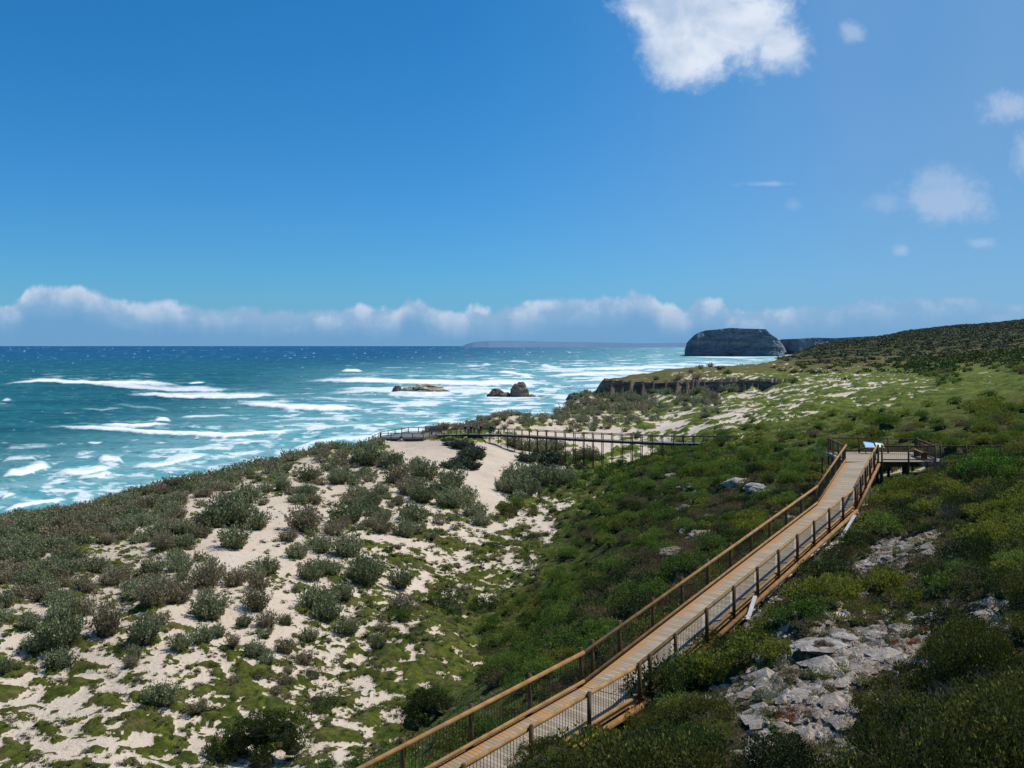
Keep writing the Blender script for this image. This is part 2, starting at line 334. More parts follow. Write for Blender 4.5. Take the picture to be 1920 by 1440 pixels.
# colours as physical radiance before the world strength
WS = .10
def rad(c): return tuple(v/WS for v in c)
bankc = T.mix(bright, rad((.150,.335,.61)), rad((.52,.64,.80)))
haze = T.ss(W, .085, .0, 0., .55)
base = T.mix(haze, base, rad((.165,.37,.66)))
rb = T.mix(T.ss(W, .0, .35), rad((.235,.43,.67)), rad((.135,.330,.60)))
base = T.mix(T.ss(U, -.12, .55, 0., .72), base, rb)
# thin high veil of haze up on the right
veil = T.math('MULTIPLY', T.math('MULTIPLY', T.ss(U, .08, .42), T.ss(W, .08, .3)), T.ss(T.noise(T.scalev(cv,(1,.35,1)), 5., 3, .5), .3, .7, .18, .6))
base = T.mix(T.math('MULTIPLY', veil, .55), base, rad((.25,.40,.67)))
base = T.mix(T.math('MULTIPLY', bank, T.math('MULTIPLY', T.math('ADD', T.math('MULTIPLY', bright,.35), .65), side)), base, bankc)
shade = T.noise(cv, 11., 5, .55, .4)
bigc = T.mix(T.ss(T.math('ADD', T.math('MULTIPLY',shade,1.), T.math('MULTIPLY', T.math('SUBTRACT', W, .33), 1.2)), .34, .66), rad((.40,.53,.73)), rad((.74,.81,.93)))
base = T.mix(wisps, base, rad((.52,.62,.80)))
base = T.mix(big, base, bigc)
bg = T.node('ShaderNodeBackground'); T.l.new(base, bg.inputs[0]); bg.inputs[1].default_value = WS
w.cycles.sampling_method = "MANUAL"; w.cycles.sample_map_resolution = 512
wo = T.node('ShaderNodeOutputWorld'); T.l.new(bg.outputs[0], wo.inputs[0])

# ------------------------------------------------------------------ cover noise shared by terrain and planting
def cover_noise(x, y, far):
    """roughly uniform 0..1 mat noise, blob size grows a little with distance"""
    wx = x+.8*fbm(x/2.2, y/2.2, 31, 2); wy = y+.8*fbm(x/2.2, y/2.2, 41, 2)
    q = sstep(60, 110, y)
    a = (1-q)*fbm(wx/1.35, wy/1.15, 3, 4, .6)+q*fbm(wx/2.5, wy/3.2, 6, 4, .6)+.30*fbm(wx/6., wy/7., 4, 2)
    a = a*(1+.2*q)
    b = fbm(wx/9., wy/11., 13, 4, .6)
    n = a*(1-far)+b*far
    return np.clip(.5+n*1.05, 0, 1)
def paths(x, y):
    """narrow worm-like sandy tracks winding between the mats"""
    wx = x+3*fbm(x/11., y/11., 61, 3); wy = y+3*fbm(x/11., y/11., 71, 3)
    r = np.abs(fbm(wx/8., wy/13., 81, 3))
    return sstep(.125, .03, r)*sstep(-.35, .05, fbm(x/25., y/30., 88, 2)+.05)
def land(x, y, fine=True, pre=None):
    h = base_h(x, y) if pre is None else pre[0]
    Y = np.maximum(y, 5)
    px, py = project(x, y, h); gc = ground_class(px, py) if pre is None else pre[1]
    dune = sstep(40, 80, y)*0+1
    bwd = bw_dist(x, y)
    calm = sstep(1.0, 3.5, bwd)                 # keep the ground even under the boardwalk
    h = h+calm*(.35*fbm(x/13., y/13., 5, 3)*np.clip(Y/50, .5, 2.5)+.16*fbm(x/3.2, y/3.2, 9, 2))
    far = sstep(110, 260, y)
    cn = cover_noise(x, y, far)
    mat = gc[...,1]
    wet = sstep(2.6, 1.0, h)                    # beach
    sandy = inpoly(px, py, SAND) | inpoly(px, py, SAND2)
    mat = np.where(sandy & (y>50), 0, mat)
    m = sstep(-.035, .035, mat*1.12-.06-cn)
    pth = paths(x, y)*sstep(130, 190, y)*(1-sstep(420, 600, y))*(1-sstep(.88,.96,mat))
    p2 = sstep(.05, .008, np.abs(fbm(x/19.+2*fbm(x/30.,y/30.,92,2), y/30., 93, 3)))*sstep(150, 200, y)*(1-sstep(380, 600, y))*(1-sstep(.9,.96,mat))
    m = m*(1-np.maximum(pth, p2))
    m = m*(1-wet)
    rock = gc[...,3]
    hm = m*(.05+.26*np.clip((mat*1.12-.06-cn)*3.5, 0, 1))*np.clip(Y/60, .6, 2.2)*(1+.3*fbm(x/.8, y/.8, 15, 2))
    h = h+hm*calm+m*sstep(120, 170, y)*sstep(700, 400, y)*.75*np.maximum(fbm(x/4.5, y/4.5, 17, 3), -.1)
    far2 = sstep(300, 700, y)
    h = h+far2*(1.8*fbm(x/35., y/35., 22, 4))*sstep(0, 12, h)
    rk = sstep(.42, .70, rock+.55*fbm(x/2.5, y/2.5, 55, 3))
    if fine:
        rr = np.abs(fbm(x/1.1+y/3., y/1.3, 25, 4))
        h = h+rk*calm*(.30*(np.floor(fbm(x/3.,y/3.,27,3)*4)/4)+.12*rr)
    return h, m, gc, px, py, cn, rk, wet
def bw_dist(x, y):
    d = np.full(np.shape(x), 1e9)
    segs = [(K[i], K[i+1]) for i in range(3)]
    for a, b in segs:
        ab = b-a; t = np.clip(((x-a[0])*ab[0]+(y-a[1])*ab[1])/(ab@ab), 0, 1)
        d = np.minimum(d, np.hypot(x-a[0]-t*ab[0], y-a[1]-t*ab[1]))
    inside = (x>20.5)&(x<33)&(y>56)&(y<63.5)
    return np.where(inside, 0, d)

# ------------------------------------------------------------------ terrain mesh (fan grid: finer near by)
def terrain():
    y1 = np.concatenate([np.linspace(-8, 8, 30)[:-1], np.exp(np.linspace(np.log(8), np.log(34), 190))[:-1],
         np.exp(np.linspace(np.log(34), np.log(240), 640))[:-1], np.exp(np.linspace(np.log(240), np.log(1000), 230))[:-1], np.exp(np.linspace(np.log(1000), np.log(2600), 50))])
    nu = 900; u = np.linspace(-.78, .92, nu)
    Y = np.repeat(y1[:,None], nu, 1); X = u[None]*(Y+20)
    ri = np.unique(np.r_[np.arange(0, len(y1), 3), len(y1)-1]); ci = np.unique(np.r_[np.arange(0, nu, 4), nu-1])
    Yc, Xc = Y[np.ix_(ri, ci)], X[np.ix_(ri, ci)]
    hc = base_h(Xc, Yc, False); pcx, pcy = project(Xc, Yc, hc); gcc = ground_class(pcx, pcy)
    def up(a):
        r = np.arange(len(y1)); c = np.arange(nu)
        i = np.clip(np.searchsorted(ri, r, 'right')-1, 0, len(ri)-2); fr = (r-ri[i])/(ri[i+1]-ri[i])
        j = np.clip(np.searchsorted(ci, c, 'right')-1, 0, len(ci)-2); fc = (c-ci[j])/(ci[j+1]-ci[j])
        if a.ndim == 3: fr = fr[:,None,None]; fc = fc[None,:,None]
        else: fr = fr[:,None]; fc = fc[None]
        t = a[i]*(1-fr)+a[i+1]*fr
        return t[:,j]*(1-fc)+t[:,j+1]*fc
    h, m, gc, px, py, cn, rk, wet = land(X, Y, pre=(cliff_step(X, Y, up(hc)), up(gcc)))
    nr = len(y1)
    idx = np.arange(nr*nu).reshape(nr, nu)
    f = np.stack([idx[:-1,:-1], idx[:-1,1:], idx[1:,1:], idx[1:,:-1]], -1).reshape(-1,4)
    hz = h.ravel(); keep = (hz[f] > -4).any(1); f = f[keep]
    used = np.unique(f); remap = -np.ones(nr*nu, np.int64); remap[used] = np.arange(len(used)); f = remap[f]
    V = np.stack([X.ravel(), Y.ravel(), hz], -1)[used]
    me = new_mesh('ground', V, f, [mat_ground], smooth=True)
    for n, a in (('mat', m), ('salt', gc[...,0]), ('lush', gc[...,2]), ('rocky', rk), ('wet', wet)): fattr(me, n, a.ravel()[used])
    link('ground', me, kind='structure')
mat_ground, T = material('ground')
P = T.pos()
aM, aS, aL, aR, aW = (T.attr(n) for n in ('mat','salt','lush','rocky','wet'))
nA = T.noise(P, .9, 6, .65); nB = T.noise(P, 5., 5, .65); nC = T.noise(P, .12, 4, .55); nD = T.noise(P, 22., 3, .6)
# sand
sand = T.mix(nC, (.58,.47,.36), (.72,.62,.51))
sand = T.mix(T.ss(nB, .58, .72, 0, .5), sand, (.27,.21,.15))
sand = T.mix(T.ss(T.noise(P, 2.3, 5, .7), .56, .66, 0, .55), sand, (.20,.17,.10))
# mats
g1 = T.mix(T.ss(nA, .35, .65), (.052,.072,.010), (.128,.148,.020))
g1 = T.mix(T.ss(T.noise(P, .55, 5, .65), .50, .62, 0, .8), g1, (.135,.115,.045))
g1 = T.mix(T.ss(T.noise(P, .8, 5, .65), .54, .64, 0, .75), g1, (.045,.060,.014))
g1 = T.mix(T.ss(nB, .45, .7, 0, .6), g1, (.035,.045,.012))
sepp = T.node('ShaderNodeSeparateXYZ'); T.l.new(P, sepp.inputs[0])
farf = T.ss(sepp.outputs[1], 120., 500.)
lush = T.mix(T.ss(nA, .35, .65), (.030,.042,.012), (.060,.070,.020))
lush = T.mix(T.math('MULTIPLY', T.ss(T.noise(P, 1.3, 6, .7), .46, .58, 0, .85), T.ss(sepp.outputs[1], 75., 45.)), lush, (.085,.062,.042))
g1 = T.mix(T.math('MULTIPLY', T.ss(sepp.outputs[1], 90., 180.), T.ss(sepp.outputs[1], 520., 380.)), g1, T.mix(T.ss(T.noise(P, .25, 6, .7), .38, .62), (.060,.092,.014), (.135,.165,.028)))
g1 = T.mix(T.ss(aL, .3, .8), g1, lush)
mm = T.ss(T.math('ADD', T.math('ADD', aM, T.math('MULTIPLY', T.math('SUBTRACT', nB, .5), 1.2)), T.math('MULTIPLY', T.math('SUBTRACT', nD, .5), .9)), .40, .54)
col = T.mix(mm, sand, g1)
# litter under the saltbush
col = T.mix(T.math('MULTIPLY', T.math('SUBTRACT', 1., mm), T.math('MULTIPLY', aS, .35)), col, (.22,.17,.12))
# scattered dead stalks and low dry herbs in the open sand
g1b = T.ss(T.noise(P, 3.2, 5, .7), .46, .60, 0, .65)
col = T.mix(T.math('MULTIPLY', g1b, T.math('MULTIPLY', mm, T.ss(sepp.outputs[1], 160., 90.))), col, (.040,.050,.012))
speck = T.math('MULTIPLY', T.ss(nD, .60, .68), T.ss(nA, .42, .6))
col = T.mix(T.math('MULTIPLY', speck, .5), col, (.10,.085,.045))
# rocky soil
rkc = T.mix(T.ss(nA, .35, .65), (.24,.17,.115), (.42,.34,.26))
rkc = T.mix(T.ss(T.noise(P, 6., 8, .75), .50, .60), rkc, (.10,.085,.07))
rkc = T.mix(T.ss(T.noise(P, 1.7, 8, .72), .57, .62, 0, .9), rkc, (.56,.53,.50))
rkc = T.mix(T.ss(T.noise(P, 1.1, 6, .7), .56, .62, 0, .8), rkc, (.10,.095,.04))
col = T.mix(T.math('MULTIPLY', aR, .95), col, rkc)
# dry grass on the clifftop plateau
plat = T.math('MULTIPLY', T.ss(sepp.outputs[1], 385., 440.), T.ss(sepp.outputs[1], 760., 600.))
col = T.mix(T.math('MULTIPLY', T.math('MULTIPLY', plat, mm), T.ss(T.noise(P, .12, 5, .6), .35, .6, .25, .85)), col, (.13,.105,.04))
# wet beach
col = T.mix(aW, col, T.mix(nA, (.30,.25,.21), (.24,.20,.17)))
# steep faces turn to bare rock
gnode = T.node('ShaderNodeNewGeometry'); sn = T.node('ShaderNodeSeparateXYZ'); T.l.new(gnode.outputs['True Normal'], sn.inputs[0])
steep = T.math('MULTIPLY', T.ss(sn.outputs[2], .62, .42), T.ss(sepp.outputs[1], 330., 360.))
col = T.mix(steep, col, T.mix(nA, (.12,.09,.07), (.22,.17,.13)))
# hills: distance haze put into the colour, darker and slightly blue
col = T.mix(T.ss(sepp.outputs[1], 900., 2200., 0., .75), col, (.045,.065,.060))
bp = T.bump(T.math('ADD', T.math('MULTIPLY', nB, .7), T.math('MULTIPLY', nD, .35)), .9, .16)
principled(T, col, .95, bp, .1)
terrain()
print('terrain done')

# ------------------------------------------------------------------ sea
SH = np.array([(-400,1040),(0,955),(300,885),(500,838),(700,812),(850,780),(1000,755),(1100,738),(1280,694),(1460,667),(3000,660)], float)
BRK = [ # crest line (px,py pairs), foam depth above the line in px, strength
 ([(0,722),(70,718),(180,722),(260,722),(350,724)],9,1.),([(150,720),(280,734),(400,736),(450,731)],12,.75),([(230,741),(330,748),(430,749),(540,744)],11,.9),
 ([(350,720),(388,718)],4,.9),([(440,758),(470,764),(520,768),(600,773),(655,771),(686,763)],12,1.15),([(80,803),(200,808),(300,816),(420,822),(520,813),(600,803)],10,1.),
 ([(180,800),(240,803),(326,799)],7,.95),([(285,791),(322,789)],6,1.),([(0,896),(40,893),(98,876)],18,1.05),([(0,868),(60,862),(75,868)],10,.6),([(100,893),(160,893),(215,880)],14,.95),
 ([(140,901),(180,897),(212,888)],9,.8),([(180,866),(225,868),(235,874)],12,.9),([(240,880),(290,879),(350,866),(400,852)],14,.85),([(300,868),(370,858)],9,.7),([(0,938),(30,930)],8,.9),([(0,962),(60,952),(130,938)],12,.95),
 ([(160,830),(180,832),(195,829)],5,.8),([(638,697),(682,697)],6,1.1),([(560,716),(700,719),(850,724),(1070,722)],12,1.0),([(590,741),(700,737),(800,741),(900,738),(1060,745)],11,.8),([(620,731),(740,733),(900,731)],8,.75),
 ([(930,699),(985,707),(1000,706)],6,1.1),([(1010,684),(1032,688),(1040,684)],4,1.),([(1000,708),(1120,704),(1250,700)],8,.9),([(1100,714),(1200,712)],10,.8),([(1080,696),(1180,694),(1300,690)],6,.9),([(1180,688),(1202,690)],3,1.),
 ([(980,693),(1060,696),(1180,688)],5,.7),([(1200,683),(1330,686),(1400,684)],4,.7),([(900,683),(926,684)],3,.9),([(950,678),(1000,680)],2.5,.7),([(650,754),(760,760),(860,755)],7,.6),([(700,775),(780,780),(830,778)],6,.6),
 ([(500,790),(600,788),(700,786)],6,.5),([(500,800),(620,803),(720,797)],6,.55),([(540,845),(600,832),(700,822),(750,810)],9,.8),([(690,820),(740,812)],9,.9),([(440,758),(560,752)],5,.6),([(330,786),(440,781)],6,.6),
 ([(140,766),(190,770),(240,765)],5,.35),([(0,752),(24,750)],5,.9),([(250,700),(300,706)],4,.3),([(1285,670),(1350,671),(1440,671)],3,.8),([(190,692),(206,692)],3,.6),([(600,705),(800,702)],5,.3),([(260,851),(330,847),(430,842)],8,.6),
 ([(420,836),(500,832),(520,829)],7,.7),([(200,760),(330,772)],6,.3),([(560,745),(660,750),(760,748)],5,.5),([(1000,735),(1060,732)],7,.7),([(0,845),(110,838)],8,.4),([(880,750),(1000,752)],5,.6)]
def sea():
    y1 = np.concatenate([np.linspace(40, 110, 15)[:-1], 1/np.linspace(1/110., 1/3000., 620)[:-1], np.exp(np.linspace(np.log(3000), np.log(60000), 40))])
    nu = 900; u = np.linspace(-.85, .75, nu)
    Y = np.repeat(y1[:,None], nu, 1); X = u[None]*(Y+20)
    px, py = project(X, Y, 0.)
    shore = np.interp(px, SH[:,0], SH[:,1]); sd_ = shore-py                       # px above the shore
    shal = sstep(150, 5, sd_)
    sc = np.clip(Y/350., .6, 40)
    lu = X/Y; lv = np.log(Y)
    n1 = fbm(lu*34, lv*26, 101, 5, .6); n2 = fbm(lu*11, lv*11, 111, 4, .55); n3 = fbm(lu*120, lv*75, 121, 3, .6)
    foam = np.zeros_like(X); lift = np.zeros_like(X); WX = np.linspace(-200, 2000, 1500)
    FX = [v.copy() for v in (px, py, n1, n2)]; foamA, liftA = foam, lift
    for i, (pts, th, st) in enumerate(BRK):
        p = np.array(pts, float)
        sel = (FX[0]>p[0,0]-60)&(FX[0]<p[-1,0]+60)&(FX[1]>p[:,1].min()-4*th-8)&(FX[1]<p[:,1].max()+12)
        px, py, n1, n2 = (v[sel] for v in FX); foam = foamA[sel]; lift = liftA[sel]
        c = np.interp(px, p[:,0], p[:,1]); x0, x1 = p[0,0], p[-1,0]
        L = max(14., (x1-x0)*.26)
        end = sstep(x0-L*.3, x0+L, px)*sstep(x1+L*.3, x1-L, px)
        c = c+np.interp(px, WX, 2.2*fbm(WX/38., WX*0+i*3.1, 131, 3)*min(1, th/6))
        t2 = th*(.28+.95*end)*(1+.5*n2)
        d = (c-py)
        f = sstep(-.7, .5, d)*sstep(1.15, .25, d/np.maximum(t2, .5))*end*st
        lace = .62+.55*(n1*1.2+.5)
        f = f*np.where(d < t2*.35, 1.05, lace)
        foam = np.maximum(foam, f)
        lift = np.maximum(lift, sstep(-2, 1.5, d)*sstep(1., .1, d/np.maximum(t2,.5))*end*st*(th > 5))
        tr = sstep(0, 2, d)*sstep(3.2, .6, d/np.maximum(t2,.5))*end*st*.42*sstep(.0,.35,n1+.1)      # lacy trail
        foam = np.maximum(foam, tr); foamA[sel] = foam; liftA[sel] = lift
    px, py, n1, n2 = FX; foam, lift = foamA, liftA
    zone = np.clip(.12+.6*shal+.5*sstep(450, 1100, px)*sstep(668, 686, py)+.10*sstep(690, 760, py), 0, 1)
    st_ = sstep(.30, .75, n1*1.1+n2*.5+zone*.42)*(.25+.75*zone)
    caps = np.maximum(sstep(.52, .62, n3)*sstep(.0,.2,n2+.15)*.85*sstep(649.2, 652, py), sstep(.50,.60,fbm(lu*190, lv*30, 141, 2, .6))*.7*sstep(648.8,650,py)*sstep(690,665,py))
    foam = np.maximum(foam, np.maximum(st_*.8, caps))
    foam = np.maximum(foam, sstep(14, 2, sd_)*.55*sstep(-.1,.3,n1+.1))
    for (cx, cy, rx, ry) in [(790,740,70,5),(960,744,66,5),(1060,746,30,4)]:
        foam = np.maximum(foam, .85*sstep(1.1,.5,np.hypot((px-cx)/rx,(py-cy)/ry)+.5*n1))
    z = 0.5*np.clip(Y/400,0,1)*gn(X/70.+.3*n2, Y/(20.)+.6*n2, 7)*sstep(4000, 500, Y)+.18*gn(X/9., Y/5., 8)*sstep(1200,300,Y)+lift*1.1*np.clip(Y/350,.6,1.6)
    idx = np.arange(len(y1)*nu).reshape(len(y1), nu)
    f = np.stack([idx[:-1,:-1], idx[:-1,1:], idx[1:,1:], idx[1:,:-1]], -1).reshape(-1,4)
    me = new_mesh('sea', np.stack([X.ravel(),Y.ravel(),z.ravel()],-1), f, [mat_sea], smooth=True)
    fattr(me, 'foam', foam); fattr(me, 'shal', shal); fattr(me, 'chop', fbm(lu*70, lv*48, 151, 4, .65)*.5+.5)
    deep = sstep(700, 655, py+6*n2)
    fattr(me, 'deep', deep); fattr(me, 'aqua', sstep(350, 1000, px)*sstep(668,700,py)+.0*px)
    link('sea', me, kind='structure')
mat_sea, T = material('sea_water')
P = T.pos(); Ps = T.scalev(P, (1,1.6,1))
a_f, a_s, a_d, a_a = (T.attr(n) for n in ('foam','shal','deep','aqua'))
nA = T.noise(Ps, .05, 5, .6); nB = T.noise(Ps, .45, 6, .65); nC = T.noise(T.scalev(P,(1,2.2,1)), .012, 5, .6)
wat = T.mix(T.ss(nC, .35, .65), (.005,.075,.092), (.016,.132,.138))
wat = T.mix(a_a, wat, T.mix(T.ss(nA,.35,.65), (.06,.22,.26), (.13,.32,.35)))
wat = T.mix(a_d, wat, (.006,.072,.165))
wat = T.mix(a_s, wat, T.mix(T.ss(nA,.35,.65), (.10,.34,.36), (.24,.44,.45)))
chop = T.attr('chop')  # brightness of short waves put into the water colour
wat = T.mix(T.ss(chop, .50, .80, 0, .60), wat, (.006,.055,.085))
wat = T.mix(T.ss(chop, .48, .22, 0, .45), wat, (.11,.33,.36))
wat = T.mix(T.ss(T.noise(Ps, .16, 5, .65), .5, .72, 0, .3), wat, (.008,.06,.09))
fa = T.math('ADD', a_f, T.math('MULTIPLY', T.math('SUBTRACT', nB, .5), .9)); fa = T.math('ADD', fa, T.math('MULTIPLY', T.math('SUBTRACT', chop, .5), .5))
fm = T.math('MAXIMUM', T.ss(fa, .72, .95), T.ss(fa, .16, .75, 0., .72))
wat = T.mix(T.math('MULTIPLY', T.ss(a_f, .05, .5), .35), wat, (.26,.50,.52))
col = T.mix(fm, wat, (.86,.88,.90))
bp = T.bump(T.math('ADD', nB, T.math('MULTIPLY', T.noise(Ps, .12, 4, .6), 2.)), .5, .8)
principled(T, col, T.math('MULTIPLY_ADD', fm, .5, .42), bp, .16)
sea(); print('sea done')

# ------------------------------------------------------------------ rock materials
def rock_mat(name, a, b, dark, strata=0., s=1., bumpd=.1):
    m, T = material(name)
    P = T.pos(); n = T.noise(P, 1.2*s, 7, .65); n2 = T.noise(P, 5.*s, 6, .7)
    c = T.mix(T.ss(n, .35, .65), a, b); c = T.mix(T.ss(n2, .55, .66, 0, .75), c, dark)
    if strata:
        z = T.scalev(P, (.12,.12,1)); n3 = T.noise(z, strata, 4, .6, .3); c = T.mix(T.ss(n3, .47, .6, 0, .7), c, dark)
    sepn = T.node('ShaderNodeSeparateXYZ'); g = T.node('ShaderNodeNewGeometry'); T.l.new(g.outputs['Normal'], sepn.inputs[0])
    principled(T, c, .92, T.bump(T.math('ADD', n, n2), .9, bumpd), .15)
    return m
m_lime = rock_mat('limestone', (.21,.175,.145), (.46,.425,.39), (.05,.040,.034), s=1.6)
m_brownrock = rock_mat('brown_rock', (.20,.15,.11), (.34,.28,.22), (.05,.04,.035), s=1.)
m_cliff = rock_mat('cliff_rock', (.15,.115,.095), (.26,.205,.16), (.035,.028,.028), strata=1.2, s=.35, bumpd=.6)
m_head = rock_mat('hazy_headland_rock', (.15,.18,.225), (.22,.235,.255), (.085,.105,.14), strata=.07, s=.012, bumpd=9)  # distance haze put into the rock colour as blue-grey
m_rub = rock_mat('rubble_stone', (.26,.21,.165), (.50,.44,.37), (.07,.055,.045), s=1.4)
m_pale = rock_mat('pale_rock', (.44,.38,.27), (.60,.54,.42), (.08,.06,.05), strata=1.2, s=.35, bumpd=.5)
m_dkrock = rock_mat('dark_rock', (.13,.105,.09), (.22,.175,.14), (.03,.028,.028), strata=.9, s=.4, bumpd=.5)

def wall_from_profile(name, prof, lean, depth, mat, amp, nscale, nt=26, ns=240, kind='structure', back=0., **kw):
    """a cliff: prof rows are (px, py_top, py_base, Y)"""
    p = np.array(prof, float); px = np.linspace(p[0,0], p[-1,0], ns)
    top = np.interp(px, p[:,0], p[:,1]); bas = np.interp(px, p[:,0], p[:,2]); Y = np.interp(px, p[:,0], p[:,3])
    zt = EYE-(top-648)/F*Y; zb = EYE-(bas-648)/F*Y
    t = np.linspace(0, 1, nt)[:,None]
    z = zb[None]*(1-t)+zt[None]*t
    yy = Y[None]+lean*(z-zb[None])
    x = (px[None]-960)/F*Y[None]+z*0
    n = fbm(x/nscale, z/nscale*2.2, 201, 5, .6)+.5*fbm(x/nscale*.4, z*0+3.3, 202, 4)
    yy = yy+n*amp; x = x+amp*.3*fbm(x/nscale, z/nscale, 203, 4)
    z = z+0*n
    # flat back over the top
    rows = [(x, yy, z)]; kx = x[-1:]/yy[-1:]
    for k, dd in enumerate(np.linspace(.08, 1, 9)):
        nn = fbm(x[-1:]/nscale, x[-1:]*0+dd*5, 205, 4)
        rows.append((kx*(yy[-1:]+depth*dd)+depth*.02*dd, yy[-1:]+depth*dd, z[-1:]+amp*.12*nn-back*dd**2))
    X = np.concatenate([r[0] for r in rows]); YY = np.concatenate([r[1] for r in rows]); Z = np.concatenate([r[2] for r in rows])
    idx = np.arange(X.size).reshape(X.shape)
    f = np.stack([idx[:-1,:-1], idx[:-1,1:], idx[1:,1:], idx[1:,:-1]], -1).reshape(-1,4)
    me = new_mesh(name, np.stack([X.ravel(),YY.ravel(),Z.ravel()],-1), f, [mat])
    return link(name, me, kind=kind, **kw)
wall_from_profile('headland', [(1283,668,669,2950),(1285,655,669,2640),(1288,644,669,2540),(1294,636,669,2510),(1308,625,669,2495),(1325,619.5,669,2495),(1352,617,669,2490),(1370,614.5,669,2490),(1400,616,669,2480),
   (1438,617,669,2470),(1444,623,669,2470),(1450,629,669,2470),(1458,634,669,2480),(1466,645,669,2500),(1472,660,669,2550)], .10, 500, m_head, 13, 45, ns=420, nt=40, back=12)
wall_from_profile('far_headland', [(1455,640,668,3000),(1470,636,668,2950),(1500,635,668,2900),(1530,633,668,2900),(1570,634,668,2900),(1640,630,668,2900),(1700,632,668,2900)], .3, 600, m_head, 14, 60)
m_coast, T = material('hazy_coast'); P = T.pos()  # haze carried by the blue base colour
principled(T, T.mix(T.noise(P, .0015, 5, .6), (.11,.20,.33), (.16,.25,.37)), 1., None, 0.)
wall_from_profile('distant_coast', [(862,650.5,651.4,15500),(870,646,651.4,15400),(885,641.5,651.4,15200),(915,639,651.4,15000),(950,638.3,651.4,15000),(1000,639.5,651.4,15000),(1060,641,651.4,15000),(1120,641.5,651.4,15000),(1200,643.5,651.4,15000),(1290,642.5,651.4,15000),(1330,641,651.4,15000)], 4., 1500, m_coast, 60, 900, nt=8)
# sea cliff under the grassy clifftop, with its rubble apron
wall_from_profile('cliff', [(1118,731,748,452),(1124,722,748,440),(1132,713.5,748,432),(1160,714.5,748,428),(1190,716,749,424),(1240,718,747,418),(1290,717,746,412),(1340,716,744,400),(1380,716,742,388),(1410,714,738,380),(1445,716,735,370),(1460,720,728,366)],
   .12, 10, m_cliff, 2.6, 7., nt=22, ns=420)

# ------------------------------------------------------------------ foliage materials
def leaf_mat(name, dark, light, tip, wscale=.5, trans=.25, rough=.7):
    m, T = material(name)
    P = T.pos(); n = T.noise(P, wscale, 4, .6); n2 = T.noise(P, wscale*9, 3, .6)
    oi = T.node('ShaderNodeObjectInfo').outputs['Random']; tt = T.attr('tint')
    c = T.mix(T.ss(T.math('ADD', T.math('MULTIPLY', n, .7), T.math('MULTIPLY', oi, .3)), .32, .68), dark, light)
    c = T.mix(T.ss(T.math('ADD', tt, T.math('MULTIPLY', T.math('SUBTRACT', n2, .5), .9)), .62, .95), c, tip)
    d = T.node('ShaderNodeBsdfPrincipled'); T.inp(d, 'Base Color', c); T.inp(d, 'Roughness', rough); T.inp(d, 'Specular IOR Level', .25)
    t = T.node('ShaderNodeBsdfTranslucent'); T.inp(t, 'Color', c)
    mx = T.node('ShaderNodeMixShader'); T.inp(mx, 0, trans); T.l.new(d.outputs[0], mx.inputs[1]); T.l.new(t.outputs[0], mx.inputs[2])
    o = T.node('ShaderNodeOutputMaterial'); T.l.new(mx.outputs[0], o.inputs[0]); return m
def flat_mat(name, a, b, sc=4., rough=.9):
    m, T = material(name); P = T.pos(); principled(T, T.mix(T.noise(P, sc, 4, .6), a, b), rough, None, .15); return m
L_salt = leaf_mat('saltbush_leaf', (.150,.172,.078), (.255,.275,.145), (.36,.39,.24), .35)
L_saltb = leaf_mat('saltbush_brown_leaf', (.18,.155,.085), (.275,.235,.145), (.36,.32,.21), .35)
L_lush = leaf_mat('scrub_leaf', (.060,.115,.018), (.135,.205,.030), (.26,.33,.05), .30, .4)
L_yel = leaf_mat('heath_leaf', (.105,.130,.018), (.20,.215,.030), (.38,.37,.06), .4, .38)
L_brn = leaf_mat('dry_heath_leaf', (.11,.085,.04), (.18,.13,.07), (.26,.19,.09), .5, .35)
L_dark = leaf_mat('dark_leaf', (.030,.050,.010), (.062,.088,.016), (.12,.15,.028), .6)
L_far = leaf_mat('far_scrub_leaf', (.060,.095,.018), (.105,.135,.028), (.15,.17,.04), .03, .15)
L_farh = leaf_mat('hill_scrub_leaf', (.050,.070,.036), (.070,.090,.044), (.09,.105,.055), .012, .1)
L_red = leaf_mat('pigface_leaf', (.20,.035,.018), (.33,.06,.03), (.36,.13,.04), 1.)
L_silver = leaf_mat('silver_leaf', (.20,.23,.17), (.33,.36,.28), (.42,.45,.38), 1.)
m_core = flat_mat('shrub_core', (.028,.036,.014), (.055,.055,.026))
m_cores = flat_mat('saltbush_core', (.035,.036,.024), (.060,.052,.036))
m_twig = flat_mat('twig_bark', (.10,.085,.07), (.20,.18,.16), 9.)
m_bark = flat_mat('shrub_bark', (.08,.06,.045), (.14,.11,.085), 9.)

def leaves(c, d, L, Wd, g):
    """diamond leaves: c base points (n,3), d unit directions, lengths, widths"""
    n = len(c); r = g.normal(size=(n,3)); s = np.cross(d, r); s /= np.linalg.norm(s, axis=1, keepdims=True)+1e-9
    L = np.asarray(L)[:,None] if np.ndim(L) else L; Wd = np.asarray(Wd)[:,None] if np.ndim(Wd) else Wd
    V = np.stack([c, c+d*L*.5+s*Wd*.5, c+d*L, c+d*L*.5-s*Wd*.5], 1).reshape(-1,3)
    return V, np.arange(4*n).reshape(n,4)
def dome(g, r=.7, h=.5, nu=12, nv=5, amp=.15):
    a = np.linspace(0, 2*np.pi, nu, endpoint=False); b = np.linspace(0, np.pi/2*.96, nv)
    A, B = np.meshgrid(a, b); w_ = 1+amp*g.normal(size=A.shape); w_[-1] = 1
    V = np.stack([r*np.cos(A)*np.cos(B)*w_, r*np.sin(A)*np.cos(B)*w_, h*np.sin(B)*w_-.04], -1).reshape(-1,3)
    i = np.arange(nu*nv).reshape(nv,nu); j = np.roll(i, -1, 1)
    return V, np.stack([i[:-1], j[:-1], j[1:], i[1:]], -1).reshape(-1,4)
